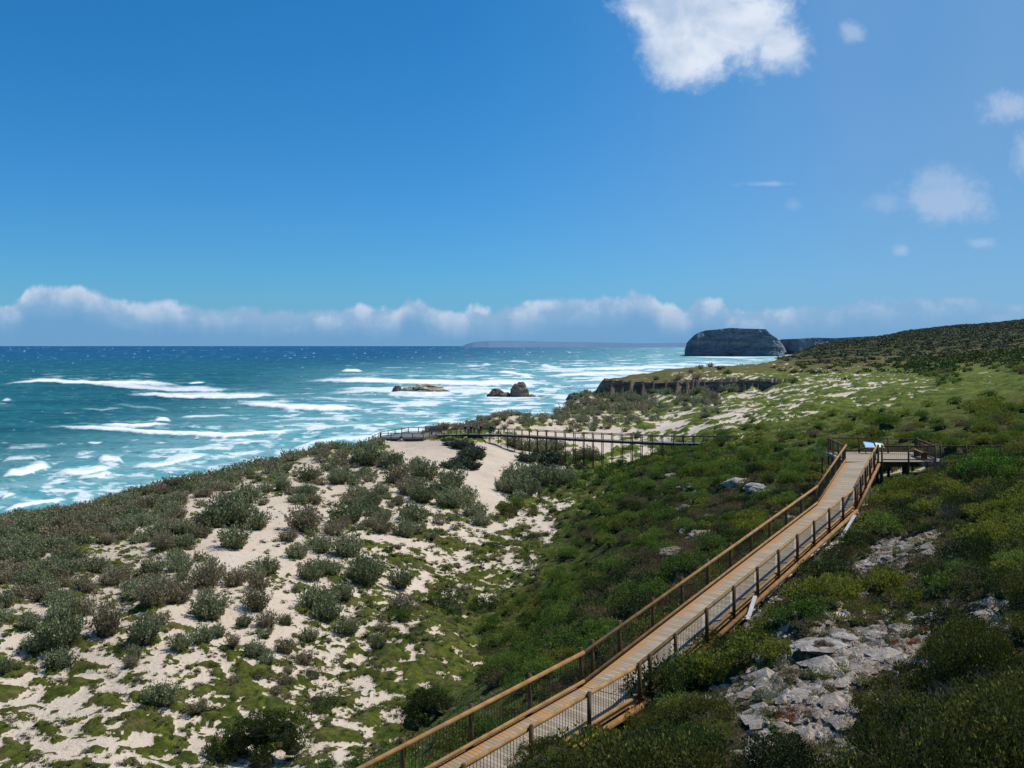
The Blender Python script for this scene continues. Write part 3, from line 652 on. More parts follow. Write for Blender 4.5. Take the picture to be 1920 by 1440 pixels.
def unit(v): return v/(np.linalg.norm(v, axis=1, keepdims=True)+1e-9)
def salt_arrays(seed, nsp=52, nl=24, L=.13, Wd=.05, h=1.0):
    g = np.random.default_rng(seed)
    rr = np.sqrt(g.uniform(0, 1, nsp))*.78; an = g.uniform(0, 2*np.pi, nsp)
    bx, by = rr*np.cos(an), rr*np.sin(an)
    hgt = h*(.62+.38*(1-rr**2))*g.uniform(.62, 1.12, nsp)
    tilt = rr*.75+.12*g.normal(size=nsp)
    dx = np.sin(tilt)*np.cos(an)+.1*g.normal(size=nsp); dy = np.sin(tilt)*np.sin(an)+.1*g.normal(size=nsp); dz = np.cos(tilt)
    D = unit(np.stack([dx,dy,dz],-1))
    t = g.uniform(.0, 1, (nsp,nl))
    C = np.stack([bx,by,0*bx],-1)[:,None]*.55+D[:,None]*(t*hgt[:,None])[...,None]+.045*g.normal(size=(nsp,nl,3))
    d = unit((D[:,None]*.9+g.normal(size=(nsp,nl,3))*.6).reshape(-1,3))
    C = C.reshape(-1,3); ok = C[:,2] > .04
    C, d, t = C[ok], d[ok], t.ravel()[ok]
    V, Fc = leaves(C, d, L*g.uniform(.7,1.2,len(C)), Wd, g)
    V2, F2 = dome(g, .40, h*.34)
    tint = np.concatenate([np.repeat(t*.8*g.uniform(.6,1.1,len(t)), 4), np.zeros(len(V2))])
    return np.concatenate([V,V2]), np.concatenate([Fc,F2+len(V)]), np.r_[np.zeros(len(Fc)), np.ones(len(F2))], tint
def bush_arrays(seed, nlobe=20, nl=75, L=.09, Wd=.05, h=.75, spread=.72, lobe=(.20,.36), up=.5):
    g = np.random.default_rng(seed)
    rr = np.sqrt(g.uniform(0, 1, nlobe))*spread; an = g.uniform(0, 2*np.pi, nlobe)
    lr = g.uniform(*lobe, nlobe)
    cz = np.maximum(h*(1-.55*rr**2)*g.uniform(.55,1.0,nlobe)-lr*.6, .08)
    LC = np.stack([rr*np.cos(an), rr*np.sin(an), cz],-1)
    n = g.normal(size=(nlobe,nl,3)); n[...,2] = np.abs(n[...,2])*1.0-.45; n /= np.linalg.norm(n,axis=2,keepdims=True)
    C = (LC[:,None]+n*(lr[:,None]*g.uniform(.78,1.12,(nlobe,nl)))[...,None]).reshape(-1,3)
    d = n.reshape(-1,3)+g.normal(size=(nlobe*nl,3))*.55; d[:,2] += up; d = unit(d)
    nz = n.reshape(-1,3)[:,2]; ok = C[:,2] > .02; C, d, nz = C[ok], d[ok], nz[ok]
    V, Fc = leaves(C, d, L*g.uniform(.7,1.25,len(C)), Wd, g)
    V2, F2 = dome(g, spread*.74, h*.46, 12, 5, .18)
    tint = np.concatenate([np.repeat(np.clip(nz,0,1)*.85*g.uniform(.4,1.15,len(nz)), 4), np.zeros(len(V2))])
    return np.concatenate([V,V2]), np.concatenate([Fc,F2+len(V)]), np.r_[np.zeros(len(Fc)), np.ones(len(F2))], tint
def mesh_of(name, arr, mats):
    V, Fc, mi, tint = arr; me = new_mesh(name, V, Fc, mats, mi); fattr(me, 'tint', tint); return me
def twig_mesh(name, seed, mat, h=.9, n=16, depth=3, r=.012):
    g = random.Random(seed); mb = MB()
    def grow(p, d, L, rad, k):
        q = p+d*L; mb.tube(p, q, rad, 4, rad*.6, cap=False)
        if k == 0: return
        for _ in range(3):
            nd = (d+Vector((g.uniform(-.7,.7), g.uniform(-.7,.7), g.uniform(-.2,.5)))).normalized(); grow(q, nd, L*g.uniform(.55,.8), rad*.6, k-1)
    for i in range(n):
        a = g.uniform(0, 2*math.pi); grow(Vector((.05*math.cos(a), .05*math.sin(a), 0)), Vector((math.cos(a)*g.uniform(.2,1.1), math.sin(a)*g.uniform(.2,1.1), 1)).normalized(), h*.42, r, depth)
    me = bpy.data.meshes.new(name); mb.bm.to_mesh(me); mb.bm.free(); me.materials.append(mat); return me

# ------------------------------------------------------------------ planting
PLANT_CLEAR = []          # (x, y, r) kept open
def field(y0, y1, sp, seed):
    g = np.random.default_rng(seed); out = []
    ys = np.arange(y0, y1, sp)
    for y in ys:
        xs = np.arange(-.64*y-8, .66*y+8, sp); out.append(np.stack([xs, np.full(len(xs), y)],-1))
    p = np.concatenate(out); p += g.uniform(-.5, .5, p.shape)*sp*1.1
    return p, g
def ground_z(x, y):
    r = land(np.asarray(x,float), np.asarray(y,float), fine=False); return r
def hit(px, py, y0=8., y1=900.):
    Y = np.exp(np.linspace(math.log(y0), math.log(y1), 700)); x, _, z = ray(px, py, Y)
    h = base_h(x, Y); k = np.argmax(h > z) if (h > z).any() else len(Y)-1
    return float(x[k]), float(Y[k]), float(land(x[k:k+1], Y[k:k+1])[0][0])

clumps = {'salt':[], 'saltb':[], 'lush':[], 'yel':[], 'brn':[], 'farlush':[], 'hill':[]}   # rows x,y,z,r,rot
# shrubs one can tell apart in the open sand, (px, py of the foot, width px, kind), from the photograph
z5 = lambda x, y, w_, k, hh=1.: (x*.4585, 780+y*.4585, w_*.4585, k, hh)
EXPL = [z5(1040,262,75,'mound'),z5(940,330,90,'mound'),z5(1218,305,60,'mound'),z5(1090,318,70,'s'),z5(1015,345,120,'s'),z5(1265,270,100,'s'),z5(1385,280,95,'s'),z5(1455,325,90,'s'),z5(1560,318,75,'s'),
 z5(950,450,200,'s'),z5(870,460,130,'s'),z5(960,535,150,'s'),z5(1050,470,120,'s'),z5(1180,510,85,'b'),z5(1215,568,100,'s'),z5(1315,560,75,'s'),z5(1420,575,150,'s'),z5(1420,445,150,'s'),z5(1250,480,180,'b'),
 z5(1370,490,100,'b'),z5(1475,475,40,'s'),z5(1560,440,80,'s'),z5(1690,440,130,'s'),z5(1650,505,120,'s'),z5(1490,385,90,'s'),z5(1270,665,120,'s'),z5(1350,655,100,'s'),z5(1490,695,130,'s',1.5),z5(1440,660,80,'s'),z5(1640,700,110,'s'),
 z5(1090,650,110,'s'),z5(960,700,130,'b'),z5(840,710,170,'b'),z5(1060,720,110,'b'),z5(855,820,155,'s',1.1),z5(1050,800,120,'b',1.3),z5(1090,860,110,'b'),z5(1000,860,70,'s'),z5(1165,855,60,'s',1.2),z5(1290,790,150,'s'),z5(1340,845,140,'s'),
 z5(1420,895,110,'s'),z5(1640,800,120,'b'),z5(1400,735,60,'s'),z5(1215,720,50,'s'),z5(250,950,190,'s',1.2),z5(140,960,110,'s'),z5(120,880,100,'s'),z5(430,900,150,'b',1.6),z5(590,930,140,'s',1.2),z5(550,980,70,'s',1.2),z5(650,850,90,'b'),
 z5(740,960,100,'s',1.1),z5(830,930,110,'s'),z5(890,900,70,'s'),z5(720,760,160,'b',1.1),z5(620,790,150,'b',1.2),z5(950,965,75,'b'),z5(1040,990,90,'s',1.2),z5(1095,1030,70,'s'),z5(1265,925,90,'s'),z5(1545,970,75,'s',1.2),z5(1170,970,100,'b'),
 z5(1240,1020,90,'b'),z5(660,1190,160,'s',.8),z5(1055,1080,65,'mound'),z5(1170,1110,80,'b'),z5(1265,1065,100,'mound'),z5(1300,1180,170,'dk',.5),z5(830,1190,50,'b'),z5(800,1225,100,'b',.6),z5(540,1020,80,'b'),z5(20,1060,70,'s',1.3),z5(1080,1000,60,'s'),
 z5(1180,1060,50,'b'),z5(1120,1140,80,'b',.6),z5(950,1100,90,'b',.6),z5(1170,1160,60,'b',.6),z5(1700,890,60,'mound'),z5(1560,890,60,'b'),z5(1630,560,35,'b'),z5(1580,345,40,'s'),z5(1510,335,40,'b'),z5(1630,370,60,'b'),
 (780,868,24,'s',1.),(811,884,16,'s',.8),(796,898,60,'s',1.),(850,918,60,"s",.9),(868,945,60,"s",.9),(890,966,50,"s",.9),(845,950,60,'s',1.),(835,930,50,'s',1.),(700,950,40,'s',1.),(690,870,60,'s',1.),(735,880,50,'s',1.),(745,905,60,'b',1.),(770,925,60,'b',1.),(790,940,60,'s',1.),(760,845,10,'s',.1),
 (955,967,52,'round',1.),(996,970,28,'roundb',1.),(970,905,60,'s',1.),(1000,915,70,'s',1.),(950,922,50,'s',1.),(1030,920,60,'s',1.),(1060,918,50,'s',1.),(985,930,60,'s',1.),(1035,900,30,'dk',.8),(1095,905,22,'dk',1.),(1090,880,40,'dk',.7),(1105,870,45,'s',1.),
 (848,835,36,'dg',.5),(866,841,44,'dg',.7),(888,850,42,'dg',.8),(880,862,44,'dg',.8),(862,872,44,'dg',.8),(846,878,40,'dg',.7),(885,876,36,'dg',.7),(840,829,26,'dg',.5),(896,860,30,'dg',.8),
 (1020,868,50,'dg',.8),(990,866,40,'dg',.8),(1050,872,50,'s',.8),(1075,868,40,'s',.8),(1040,852,50,'s',.9),(1010,850,50,'s',.9),(985,846,40,'s',.9),(965,838,40,'s',.9),
 (600,1145,60,'s',1.),(640,1130,50,'s',1.),(690,1085,70,'s',1.1),(600,1080,60,'s',.9),(840,1142,75,'rdk',1.),(915,1145,60,'rdk',1.1),(780,1145,30,'b',.8),(870,1110,40,'b',.6),(930,1030,40,'dk',.6),(1000,1010,40,'dk',.6)]
ex = []
for (px, py, w_, k, *hh) in EXPL:
    x, y, z = hit(px, py, 20); ex.append((x, y, z, w_/F*y/2, k, hh[0] if hh else 1.))
salt_lab = {}
OUTC=[(1385,912,70,1),(1420,925,60,1),(1358,905,40,1),(1440,930,40,0),(1300,922,34,3),(1318,935,26,3),(1288,965,30,3),(1278,985,22,3),(1292,1010,50,0),(1318,1020,40,3),(1262,1055,40,3),(1470,970,44,0),(1482,980,30,0),(1275,1105,36,0),(1245,1110,26,0),
     (1262,905,22,3),(1330,985,20,3)]
FR=[(1540,1232,120,'big boulder with a pale lip, coloured dark for the shaded hollow beneath'),(1568,1080,60,None),(1590,1060,50,None),(1640,1045,60,None),(1665,1052,40,None),(1700,1030,50,None),(1612,1100,34,None),(1600,1088,26,None),(1560,1105,44,None),
    (1500,1100,60,None),(1470,1065,44,None),(1445,1130,50,None),(1620,1120,40,None),(1548,1150,40,None),(1535,1180,36,None),(1585,1205,90,None),(1600,1235,60,None),(1570,1255,70,None),(1545,1290,60,None),(1530,1310,80,None),(1480,1325,50,None),(1450,1345,60,None),
    (1420,1280,60,None),(1390,1275,50,None),(1365,1290,40,None),(1340,1300,30,None),(1620,1170,40,None),(1650,1200,60,None),(1690,1180,50,None),(1630,1310,40,None),(1650,1240,44,None),(1310,1405,30,None),(1060,1395,44,None),(1015,1418,44,None),(1320,1425,40,None),(1705,1085,24,None),(1770,1130,26,None),(1860,1180,30,None),(1320,1400,30,None),(1630,990,30,None),(1425,1150,26,None)]
CLR = np.array([(*hit(px,py+3,9)[:2], w_/F*1.) for (px,py,w_,*_) in OUTC+FR]); CLR[:,2] *= CLR[:,1]*.5
def classify():
    bands = [(7,34,.95,11),(34,70,1.2,12),(70,150,1.65,13),(150,300,3.0,14),(300,560,5.,15),(560,2300,10.,16)]
    exa = np.array([(e[0],e[1],e[3]) for e in ex])
    for (a, b, sp, sd_) in bands:
        p, g = field(a, b, sp, sd_)
        h, m, gc, px, py, cn, rk, wet = ground_z(p[:,0], p[:,1])
        n = len(p); r1 = g.uniform(size=n); r2 = g.uniform(size=n)
        cl = .5+fbm(p[:,0]/(5.+sp), p[:,1]/(6.+sp), 401, 3)*1.1                     # clumping
        ok = (h > 1.6) & (px > -160) & (px < 2080) & (py < 1640)
        ok &= bw_dist(p[:,0], p[:,1]) > 1.35
        sandy = (inpoly(px, py, SAND)|inpoly(px, py, SAND2)) & (p[:,1] > 50)
        ok &= ~sandy & ~((px > 712)&(px < 965)&(p[:,1] > 150)&(p[:,1] < 187)) & ~((px > 716)&(px < 960)&(p[:,1] > 140)&(p[:,1] <= 165))
        if a < 100: ok &= ~((np.hypot(p[:,0][:,None]-CLR[None,:,0], (p[:,1][:,None]-CLR[None,:,1])*.8)-CLR[None,:,2]).min(1) < .45)
        if a < 150:      # keep the mapped shrubs' surroundings open
            D = np.hypot(p[:,0][:,None]-exa[None,:,0], p[:,1][:,None]-exa[None,:,1]).min(1)
            ok &= ~((D < 1.5)&(gc[:,0] > .02)&(gc[:,2] < .3))
        isS = ok & (r1 < np.where(gc[:,0] > .6, gc[:,0]*.95, gc[:,0]*(cl*1.6))) & (gc[:,0] > .05)
        isS &= ~((gc[:,0] > .6) & (cl < .31) & (a < 150))
        isL = ok & ~isS & (r1 < (gc[:,2]*(1. if a < 150 or a >= 560 else .75)-(0 if a < 150 else .06))*1.05*np.where(gc[:,2] < .6, cl*1.7, 1)) & (rk < .38)
        S = p[isS]; ns = len(S); rs = g.uniform(.38, 1.0, ns)**.8*1.22*(1.05 if a < 70 else 1.2 if a < 150 else 1.6 if a < 300 else 2.8)
        rot = g.uniform(0, 6.28, ns); kind = (cl[isS]+g.uniform(-.3,.3,ns) > .55)
        arr = np.stack([S[:,0],S[:,1],h[isS]-.05,rs,rot],-1)
        clumps['salt'].append(arr[kind]); clumps['saltb'].append(arr[~kind])
        Lq = p[isL]; nl = len(Lq); dens = gc[isL,2]
        rl = g.uniform(.38, 1.0, nl)**.8*1.3*{7:.85,34:.88,70:1.08,150:1.45,300:2.6,560:4.2}[a]
        rot = g.uniform(0, 6.28, nl); arr = np.stack([Lq[:,0],Lq[:,1],h[isL]-.06,rl,rot],-1)
        if a >= 560: clumps['hill'].append(arr)
        elif a >= 300: clumps['farlush'].append(arr)
        else:
            t = fbm(Lq[:,0]/6., Lq[:,1]/7., 501, 3)+.22*g.normal(size=nl)
            right = px[isL] > np.interp(py[isL], [880,1000,1440], [1500,1480,900])     # hillside right of the boardwalk
            yel = (t > np.where(right, -.02, .33)); bank = (px[isL] > np.interp(py[isL], [900,1150,1300], [1190,1110,1020])) & (py[isL] > 890)
            br = (t < np.where(right, -.33, np.where(bank, -.22, -.42)))
            clumps['yel'].append(arr[yel & ~br]); clumps['brn'].append(arr[br]); clumps['lush'].append(arr[~yel & ~br])
classify()
for k in clumps: clumps[k] = np.concatenate(clumps[k]) if clumps[k] else np.zeros((0,5))
print('clumps', {k: len(v) for k, v in clumps.items()})

def scatter_mesh(name, protos, rows, mats, zs=1., sd=5, **kw):
    g = np.random.default_rng(sd); Vs = []; Fs = []; Ms = []; Ts = []; off = 0
    which = g.integers(0, len(protos), len(rows))
    for k, (V, Fc, mi, tint) in enumerate(protos):
        r = rows[which == k]
        if not len(r): continue
        c, s_ = np.cos(r[:,4])[:,None], np.sin(r[:,4])[:,None]
        sz = r[:,3][:,None]; hz = sz*zs*g.uniform(.75,1.2,len(r))[:,None]
        X = (V[None,:,0]*c-V[None,:,1]*s_)*sz+r[:,0][:,None]; Y = (V[None,:,0]*s_+V[None,:,1]*c)*sz+r[:,1][:,None]; Z = V[None,:,2]*hz+r[:,2][:,None]
        Vs.append(np.stack([X,Y,Z],-1).reshape(-1,3).astype(np.float32))
        Fs.append((Fc[None]+(np.arange(len(r))*len(V))[:,None,None]+off).reshape(-1,4).astype(np.int32)); off += len(r)*len(V)
        Ms.append(np.tile(mi, len(r))); Ts.append(np.tile(tint, len(r)))
    me = new_mesh(name, np.concatenate(Vs), np.concatenate(Fs), mats, np.concatenate(Ms)); fattr(me, 'tint', np.concatenate(Ts))
    return link(name, me, kind='stuff', **kw)
def split_near(rows, n):
    px, py = project(rows[:,0], rows[:,1], rows[:,2]); vis = (px > -60)&(px < 1980)&(py < 1950)&(py > 600)
    sc = np.where(vis, rows[:,3]/rows[:,1], 0); o = np.argsort(-sc)
    o1 = o[:n]; o1 = o1[sc[o1] > 0]; mask = np.zeros(len(rows), bool); mask[o1] = True
    return rows[mask], rows[~mask]
def individuals(name, rows, meshes, cat, group, labf, zs=1., fine=None):
    for i, r in enumerate(rows):
        o = link(name, (fine if fine and r[1] < 22 else meshes)[i % (len(fine) if fine and r[1] < 22 else len(meshes))], loc=(r[0],r[1],r[2]), label=labf(r), cat=cat, group=group)
        o.rotation_euler = (0,0,r[4]); s_ = r[3]; o.scale = (s_*random.uniform(.9,1.15), s_*random.uniform(.9,1.15), s_*zs*random.uniform(.75,1.2))
salt_me = [mesh_of('saltbush', salt_arrays(10+i, nsp=72+6*i, nl=30, Wd=.066), [L_salt, m_cores]) for i in range(4)]
saltb_me = [mesh_of('saltbush', salt_arrays(20+i, nsp=72, nl=28, Wd=.06), [L_saltb, m_cores]) for i in range(3)]
salt_lo = [salt_arrays(30+i, nsp=34, nl=9, L=.24, Wd=.12) for i in range(4)]
lush_me = [mesh_of('scrub_bush', bush_arrays(40+i, nlobe=20+2*i, nl=85, lobe=(.13,.36), L=.075, Wd=.045, h=.85+.1*i), [L_lush, m_core]) for i in range(4)]
yel_me = [mesh_of('heath_bush', bush_arrays(50+i, nlobe=26, nl=60, lobe=(.14,.28), up=.9), [L_yel, m_core]) for i in range(4)]
brn_me = [mesh_of('dry_heath_bush', bush_arrays(60+i, nlobe=24, nl=55, L=.10, Wd=.022, up=1.2), [L_brn, m_core]) for i in range(3)]
bush_lo = [bush_arrays(70+i, nlobe=14, nl=15, L=.22, Wd=.13) for i in range(4)]
bush_xlo = [bush_arrays(80+i, nlobe=8, nl=7, L=.42, Wd=.30, h=.6) for i in range(4)]
g0 = 'grey green saltbushes on the dunes'
def sl(kind):
    def f(r):
        px, py = project(r[0], r[1], r[2])
        where = 'on the crest by the sea' if py < 960 and px < 700 else 'in the dense thicket at left' if px < 430 and py < 1160 else 'low on the sandy dunes' if px < 1100 and y_near(r) else 'around the far boardwalk'
        return f'{kind} saltbush with upright stems growing {where}'
    return f
y_near = lambda r: r[1] < 130
salt_all = np.concatenate([clumps['salt'], clumps['saltb']]); tagk = np.r_[np.zeros(len(clumps['salt'])), np.ones(len(clumps['saltb']))]
# mapped shrubs first
nexp = 0
for (x, y, z, r, k, hh) in ex:
    if k in ('s','b'): nexp += 1
near, rest = split_near(np.c_[salt_all, tagk], 295-nexp)
individuals('saltbush', near[near[:,5]==0], salt_me, 'shrub', g0, sl('grey-green'), .95)
individuals('saltbush', near[near[:,5]==1], saltb_me, 'shrub', g0, sl('brownish grey'), .92)
for kk, mat, lb in ((0, L_salt, 'mass of grey-green saltbush covering the dunes by the sea'), (1, L_saltb, 'mass of brownish saltbush covering the dunes by the sea')):
    scatter_mesh('saltbush_thicket', salt_lo, rest[rest[:,5]==kk], [mat, m_cores], .95, 5+kk, label=lb, cat='shrubs')
dk_me = [mesh_of('dark_bush', bush_arrays(90+i, nlobe=22, nl=95, lobe=(.14,.36), L=.07, Wd=.042, h=.9), [L_dark, m_core]) for i in range(2)]
round_me = mesh_of('round_bush', bush_arrays(95, nlobe=34, nl=70, L=.055, Wd=.035, h=.95, spread=.70, lobe=(.16,.26)), [leaf_mat('cushion_leaf', (.050,.070,.008), (.085,.105,.012), (.14,.16,.02), .8), m_core])
mound_me = mesh_of('green_mound', bush_arrays(96, nlobe=30, nl=60, L=.06, Wd=.035, h=.55, spread=.78, lobe=(.15,.24)), [leaf_mat('mound_leaf', (.055,.070,.010), (.085,.100,.014), (.13,.14,.03), .8), m_core])
dg_me = [mesh_of('green_saltbush', salt_arrays(100+i, nsp=90, nl=26, L=.14, Wd=.085, h=.8), [leaf_mat('dune_bush_leaf%d' % i, (.045,.065,.040), (.075,.10,.06), (.11,.14,.09), .5), m_core]) for i in range(2)]
_i = 0
for (x, y, z, r, k, hh) in ex:
    _i += 1; rr = max(r, .12)
    z = float(ground_z([x],[y])[0][0])
    me, lab, cat, grp, nm, zs = {
     's': (salt_me[_i % 4], 'grey-green saltbush standing apart on pale sand', 'shrub', 'saltbushes standing apart on the sand', 'saltbush', 1.25),
     'b': (saltb_me[_i % 3], 'brownish dry saltbush standing apart on pale sand', 'shrub', 'saltbushes standing apart on the sand', 'saltbush', 1.15),
     'mound': (mound_me, 'low yellow-green cushion mound on the sand of the dune', 'shrub', 'green cushion mounds', 'green_mound', .9),
     'dk': (dk_me[_i % 2], 'small dark green bush low on the sandy valley floor', 'shrub', 'small dark bushes on the valley floor', 'dark_bush', 1.),
     'rdk': (dk_me[_i % 2], 'large dark green bush beside the foot of the valley slope', 'shrub', 'large dark bushes on the valley floor', 'dark_bush', 1.1),
     'round': (round_me, 'round yellow-green dome bush at the tip of the white sand patch', 'shrub', None, 'round_bush', 1.15),
     'roundb': (brn_me[0], 'small dark brown bush right beside the round dome bush', 'shrub', None, 'brown_bush', 1.1),
     'dg': (dg_me[_i % 2], 'dark green bush in the curved clump on white sand by the lookout deck', 'shrub', 'dark green bushes on the white sand', 'dune_bush', 1.1)}[k]
    o = link(nm, me, loc=(x,y,z-.05), label=lab, cat=cat, group=grp); o.rotation_euler = (0,0,random.uniform(0,6.28))
    f_ = 1.45 if k in ('dg','round','rdk','mound','dk','roundb') else 1.18
    o.scale = (rr*f_, rr*f_, rr*zs*hh*(1.25 if k == 'dg' else 1.05))
def zone(r):
    px, py = project(r[0], r[1], r[2])
    lx = np.interp(py, [880,1000,1440], [1560,1480,900])
    if px > lx: return 'on the rocky hillside right of the boardwalk' if r[1] > 22 else 'in the shaded foreground at the lower right'
    return 'on the dark slope between the boardwalk and the sandy valley' if r[1] < 150 else 'beyond the far boardwalk'
_lr = clumps['lush']; _px, _py = project(_lr[:,0], _lr[:,1], _lr[:,2])
_sel = (_px > np.interp(_py, [880,1000,1440], [1500,1480,900])) & (fbm(_lr[:,0]/3.5, _lr[:,1]/3.5, 777, 2) > -.12) & (_lr[:,1] < 60)  # right hillside bushes given darker leaves in place of cloud shade
_sel |= (_px > np.interp(_py, [900,1150,1300], [1180,1090,1000])) & (_py > 890) & (fbm(_lr[:,0]/5., _lr[:,1]/5., 779, 3) > .02) & (_lr[:,1] < 100)
clumps['dark'] = _lr[_sel]; clumps['lush'] = _lr[~_sel]
L_lush_shade = leaf_mat('shaded_scrub_leaf', (.030,.055,.010), (.070,.105,.016), (.19,.24,.04), .5, .3)  # near copies of the leaf colours, darkened to stand for cloud shade
L_yel_shade = leaf_mat('shaded_heath_leaf', (.045,.055,.010), (.10,.105,.018), (.28,.27,.045), .6, .3)
L_dark_shade = leaf_mat('shaded_dark_leaf', (.016,.026,.006), (.036,.050,.010), (.10,.12,.025), .6, .25)
def fine_set(seed, mat, up=.6): return [mesh_of('near_bush', bush_arrays(seed+i, nlobe=30, nl=190, lobe=(.10,.30), L=.050, Wd=.024, h=.8+.15*i, up=up), [mat, m_core]) for i in range(2)]
FINE = {'dark': fine_set(700, L_dark_shade), 'lush': fine_set(710, L_lush_shade), 'yel': fine_set(720, L_yel_shade, 1.0), 'brn': None}
for key, mes, nm, adj, n in (('dark', dk_me, 'dark_bush', 'very dark green', 200),('lush', lush_me, 'scrub_bush', 'dense dark green', 300), ('yel', yel_me, 'heath_bush', 'yellow-green tipped', 300), ('brn', brn_me, 'dry_heath_bush', 'dry brown', 200)):
    near, rest = split_near(clumps[key], n)
    individuals(nm, near, mes, 'shrub', f'{adj} coastal bushes', lambda r, adj=adj: f'{adj} bush growing {zone(r)}', 1.0, FINE[key])
    rest = rest[rest[:,1] > 26]
    if len(rest): scatter_mesh(nm+'_thicket', bush_lo, rest, [mes[0].materials[0], m_core], 1.0, 9, label=f'mass of {adj} coastal scrub on the slopes', cat='shrubs')
def herbs():
    g = np.random.default_rng(91); n = 60000; Y = 34*np.exp(g.uniform(0, 1, n)**.8*math.log(150/34.)); X = g.uniform(-.66, .25, n)*Y
    h, m, gc, px, py, cn, rk, wet = land(X, Y, False)
    edge = np.exp(-((gc[:,1]*1.12-.06-cn)/.07)**2)
    pr = np.clip(.10+.16*m+.75*edge*np.clip(gc[:,1]*3, 0, 1), 0, 1)*np.where(gc[:,1] < .06, .15, 1)*np.clip(fbm(X/3.5, Y/3.5, 95, 3)*1.6+.6, 0, 1.3)
    sandy = inpoly(px, py, SAND)
    ok = (g.uniform(size=n) < pr) & ~sandy & (px > -60) & (py < 1560) & (h > 4) & (gc[:,2] < .5) & (bw_dist(X, Y) > 1.2) & (gc[:,0] < .8)
    R_ = np.stack([X, Y, h-.02, g.uniform(.10, .34, n)*np.clip(Y/60, .75, 1.7), g.uniform(0, 6.28, n)], -1)[ok][:14000]
    k = g.uniform(size=len(R_)); P1 = [bush_arrays(600+i, nlobe=6, nl=11, L=.34, Wd=.16, h=.7) for i in range(3)]
    for q, (a, b, mt, lb) in enumerate([(0, .4, L_saltb, 'small brownish herbs dotted over the sand and moss'), (.4, .75, L_lush, 'small green herbs dotted over the sand and moss'), (.75, 1.01, L_yel, 'small yellow-green herbs dotted over the sand')]):
        scatter_mesh('dune_herbs', P1, R_[(k >= a)&(k < b)], [mt, m_core], .9, 20+q, label=lb, cat='plants')
herbs()
def undergrowth():
    g = np.random.default_rng(97); n = 26000; Y = np.exp(g.uniform(math.log(11), math.log(75), n)); X = g.uniform(-.1, .66, n)*Y
    h, m, gc, px, py, cn, rk, wet = land(X, Y, False)
    ok = (g.uniform(size=n) < .25+.5*gc[:,2]-.15*rk) & (bw_dist(X, Y) > 1.25) & (px > -50) & (px < 2050) & (py < 1650) & ((gc[:,2] > .25)|(gc[:,3] > .2))
    R_ = np.stack([X, Y, h-.03, g.uniform(.14, .38, n)*np.clip(Y/25, .7, 1.5), g.uniform(0, 6.28, n)], -1)[ok][:8000]
    k = g.uniform(size=len(R_)); P1 = [bush_arrays(640+i, nlobe=7, nl=22, L=.22, Wd=.06, h=.8, up=1.3) for i in range(3)]
    for q, (a, b, mt, lb) in enumerate([(0, .42, L_brn, 'dry brown undergrowth between the bushes on the hillside'), (.42, .75, L_dark, 'dark green undergrowth between the bushes on the hillside'), (.75, 1.01, L_yel, 'yellow-green undergrowth between the bushes on the hillside')]):
        scatter_mesh('undergrowth', P1, R_[(k >= a)&(k < b)], [mt, m_core], .95, 30+q, label=lb, cat='plants')
undergrowth()
scatter_mesh('far_scrub', bush_xlo, clumps['farlush'], [L_far, m_core], .8, 10, label='low dark scrub spread over the far green slopes', cat='shrubs')
scatter_mesh('hill_scrub', bush_xlo, clumps['hill'], [L_farh, m_core], .45, 11, label='dark scrub blanketing the distant hills', cat='shrubs')
print('plants done')

# ------------------------------------------------------------------ timber
def wood(name, a, b, sc=3., stain=None, rough=.75):
    m, T = material(name); P = T.pos()
    n = T.noise(P, sc, 5, .6); n2 = T.noise(T.scalev(P,(1,1,1)), sc*6, 4, .7)
    c = T.mix(T.ss(T.math('ADD', T.math('MULTIPLY', n, .7), T.math('MULTIPLY', n2, .3)), .35, .65), a, b)
    oi = T.node('ShaderNodeObjectInfo').outputs['Random']; c = T.mix(T.math('MULTIPLY', oi, .38), c, tuple(v*.55 for v in a))
    c = T.mix(T.ss(T.noise(P, .9, 6, .7), .56, .66, 0, .45), c, (.17,.15,.125))
    principled(T, c, rough, T.bump(n2, .4, .01), .25); return m
W_rail = wood('rail_timber', (.22,.120,.038), (.37,.215,.085))
W_post = wood('post_timber', (.080,.042,.018), (.155,.085,.036))
W_log = wood('log_timber', (.18,.092,.028), (.31,.165,.06))
W_dark = wood('weathered_timber', (.030,.022,.016), (.060,.044,.032))
W_grey = wood('grey_timber', (.065,.045,.030), (.13,.095,.065))
W_pale = wood('pale_timber', (.55,.53,.50), (.72,.71,.69))
M_rod, T = material('rusty_rod'); principled(T, (.035,.026,.020), .6, None, .3)
M_steel, T = material('galvanised_steel'); principled(T, (.30,.31,.32), .5, None, .4, .5)
M_deck, T = material('deck_boards'); P = T.pos()
e = T.attr('edge'); pr = T.attr('pl'); n = T.noise(P, 1.4, 5, .65); n2 = T.noise(P, 9., 4, .7)
c = T.mix(pr, (.28,.23,.165), (.41,.345,.26)); c = T.mix(T.ss(n2, .55, .72, 0, .5), c, (.22,.18,.13))
st = T.ss(T.math('ADD', T.math('ADD', e, T.math('MULTIPLY', T.math('SUBTRACT', n, .5), 1.1)), T.math('MULTIPLY', T.math('SUBTRACT', pr, .5), .25)), .55, 1.05)
c = T.mix(T.math('MULTIPLY', st, .85), c, (.42,.20,.055))
principled(T, c, .8, T.bump(n2, .4, .008), .2)
M_fdeck = wood('far_deck_boards', (.13,.125,.125), (.20,.19,.185), 1.)

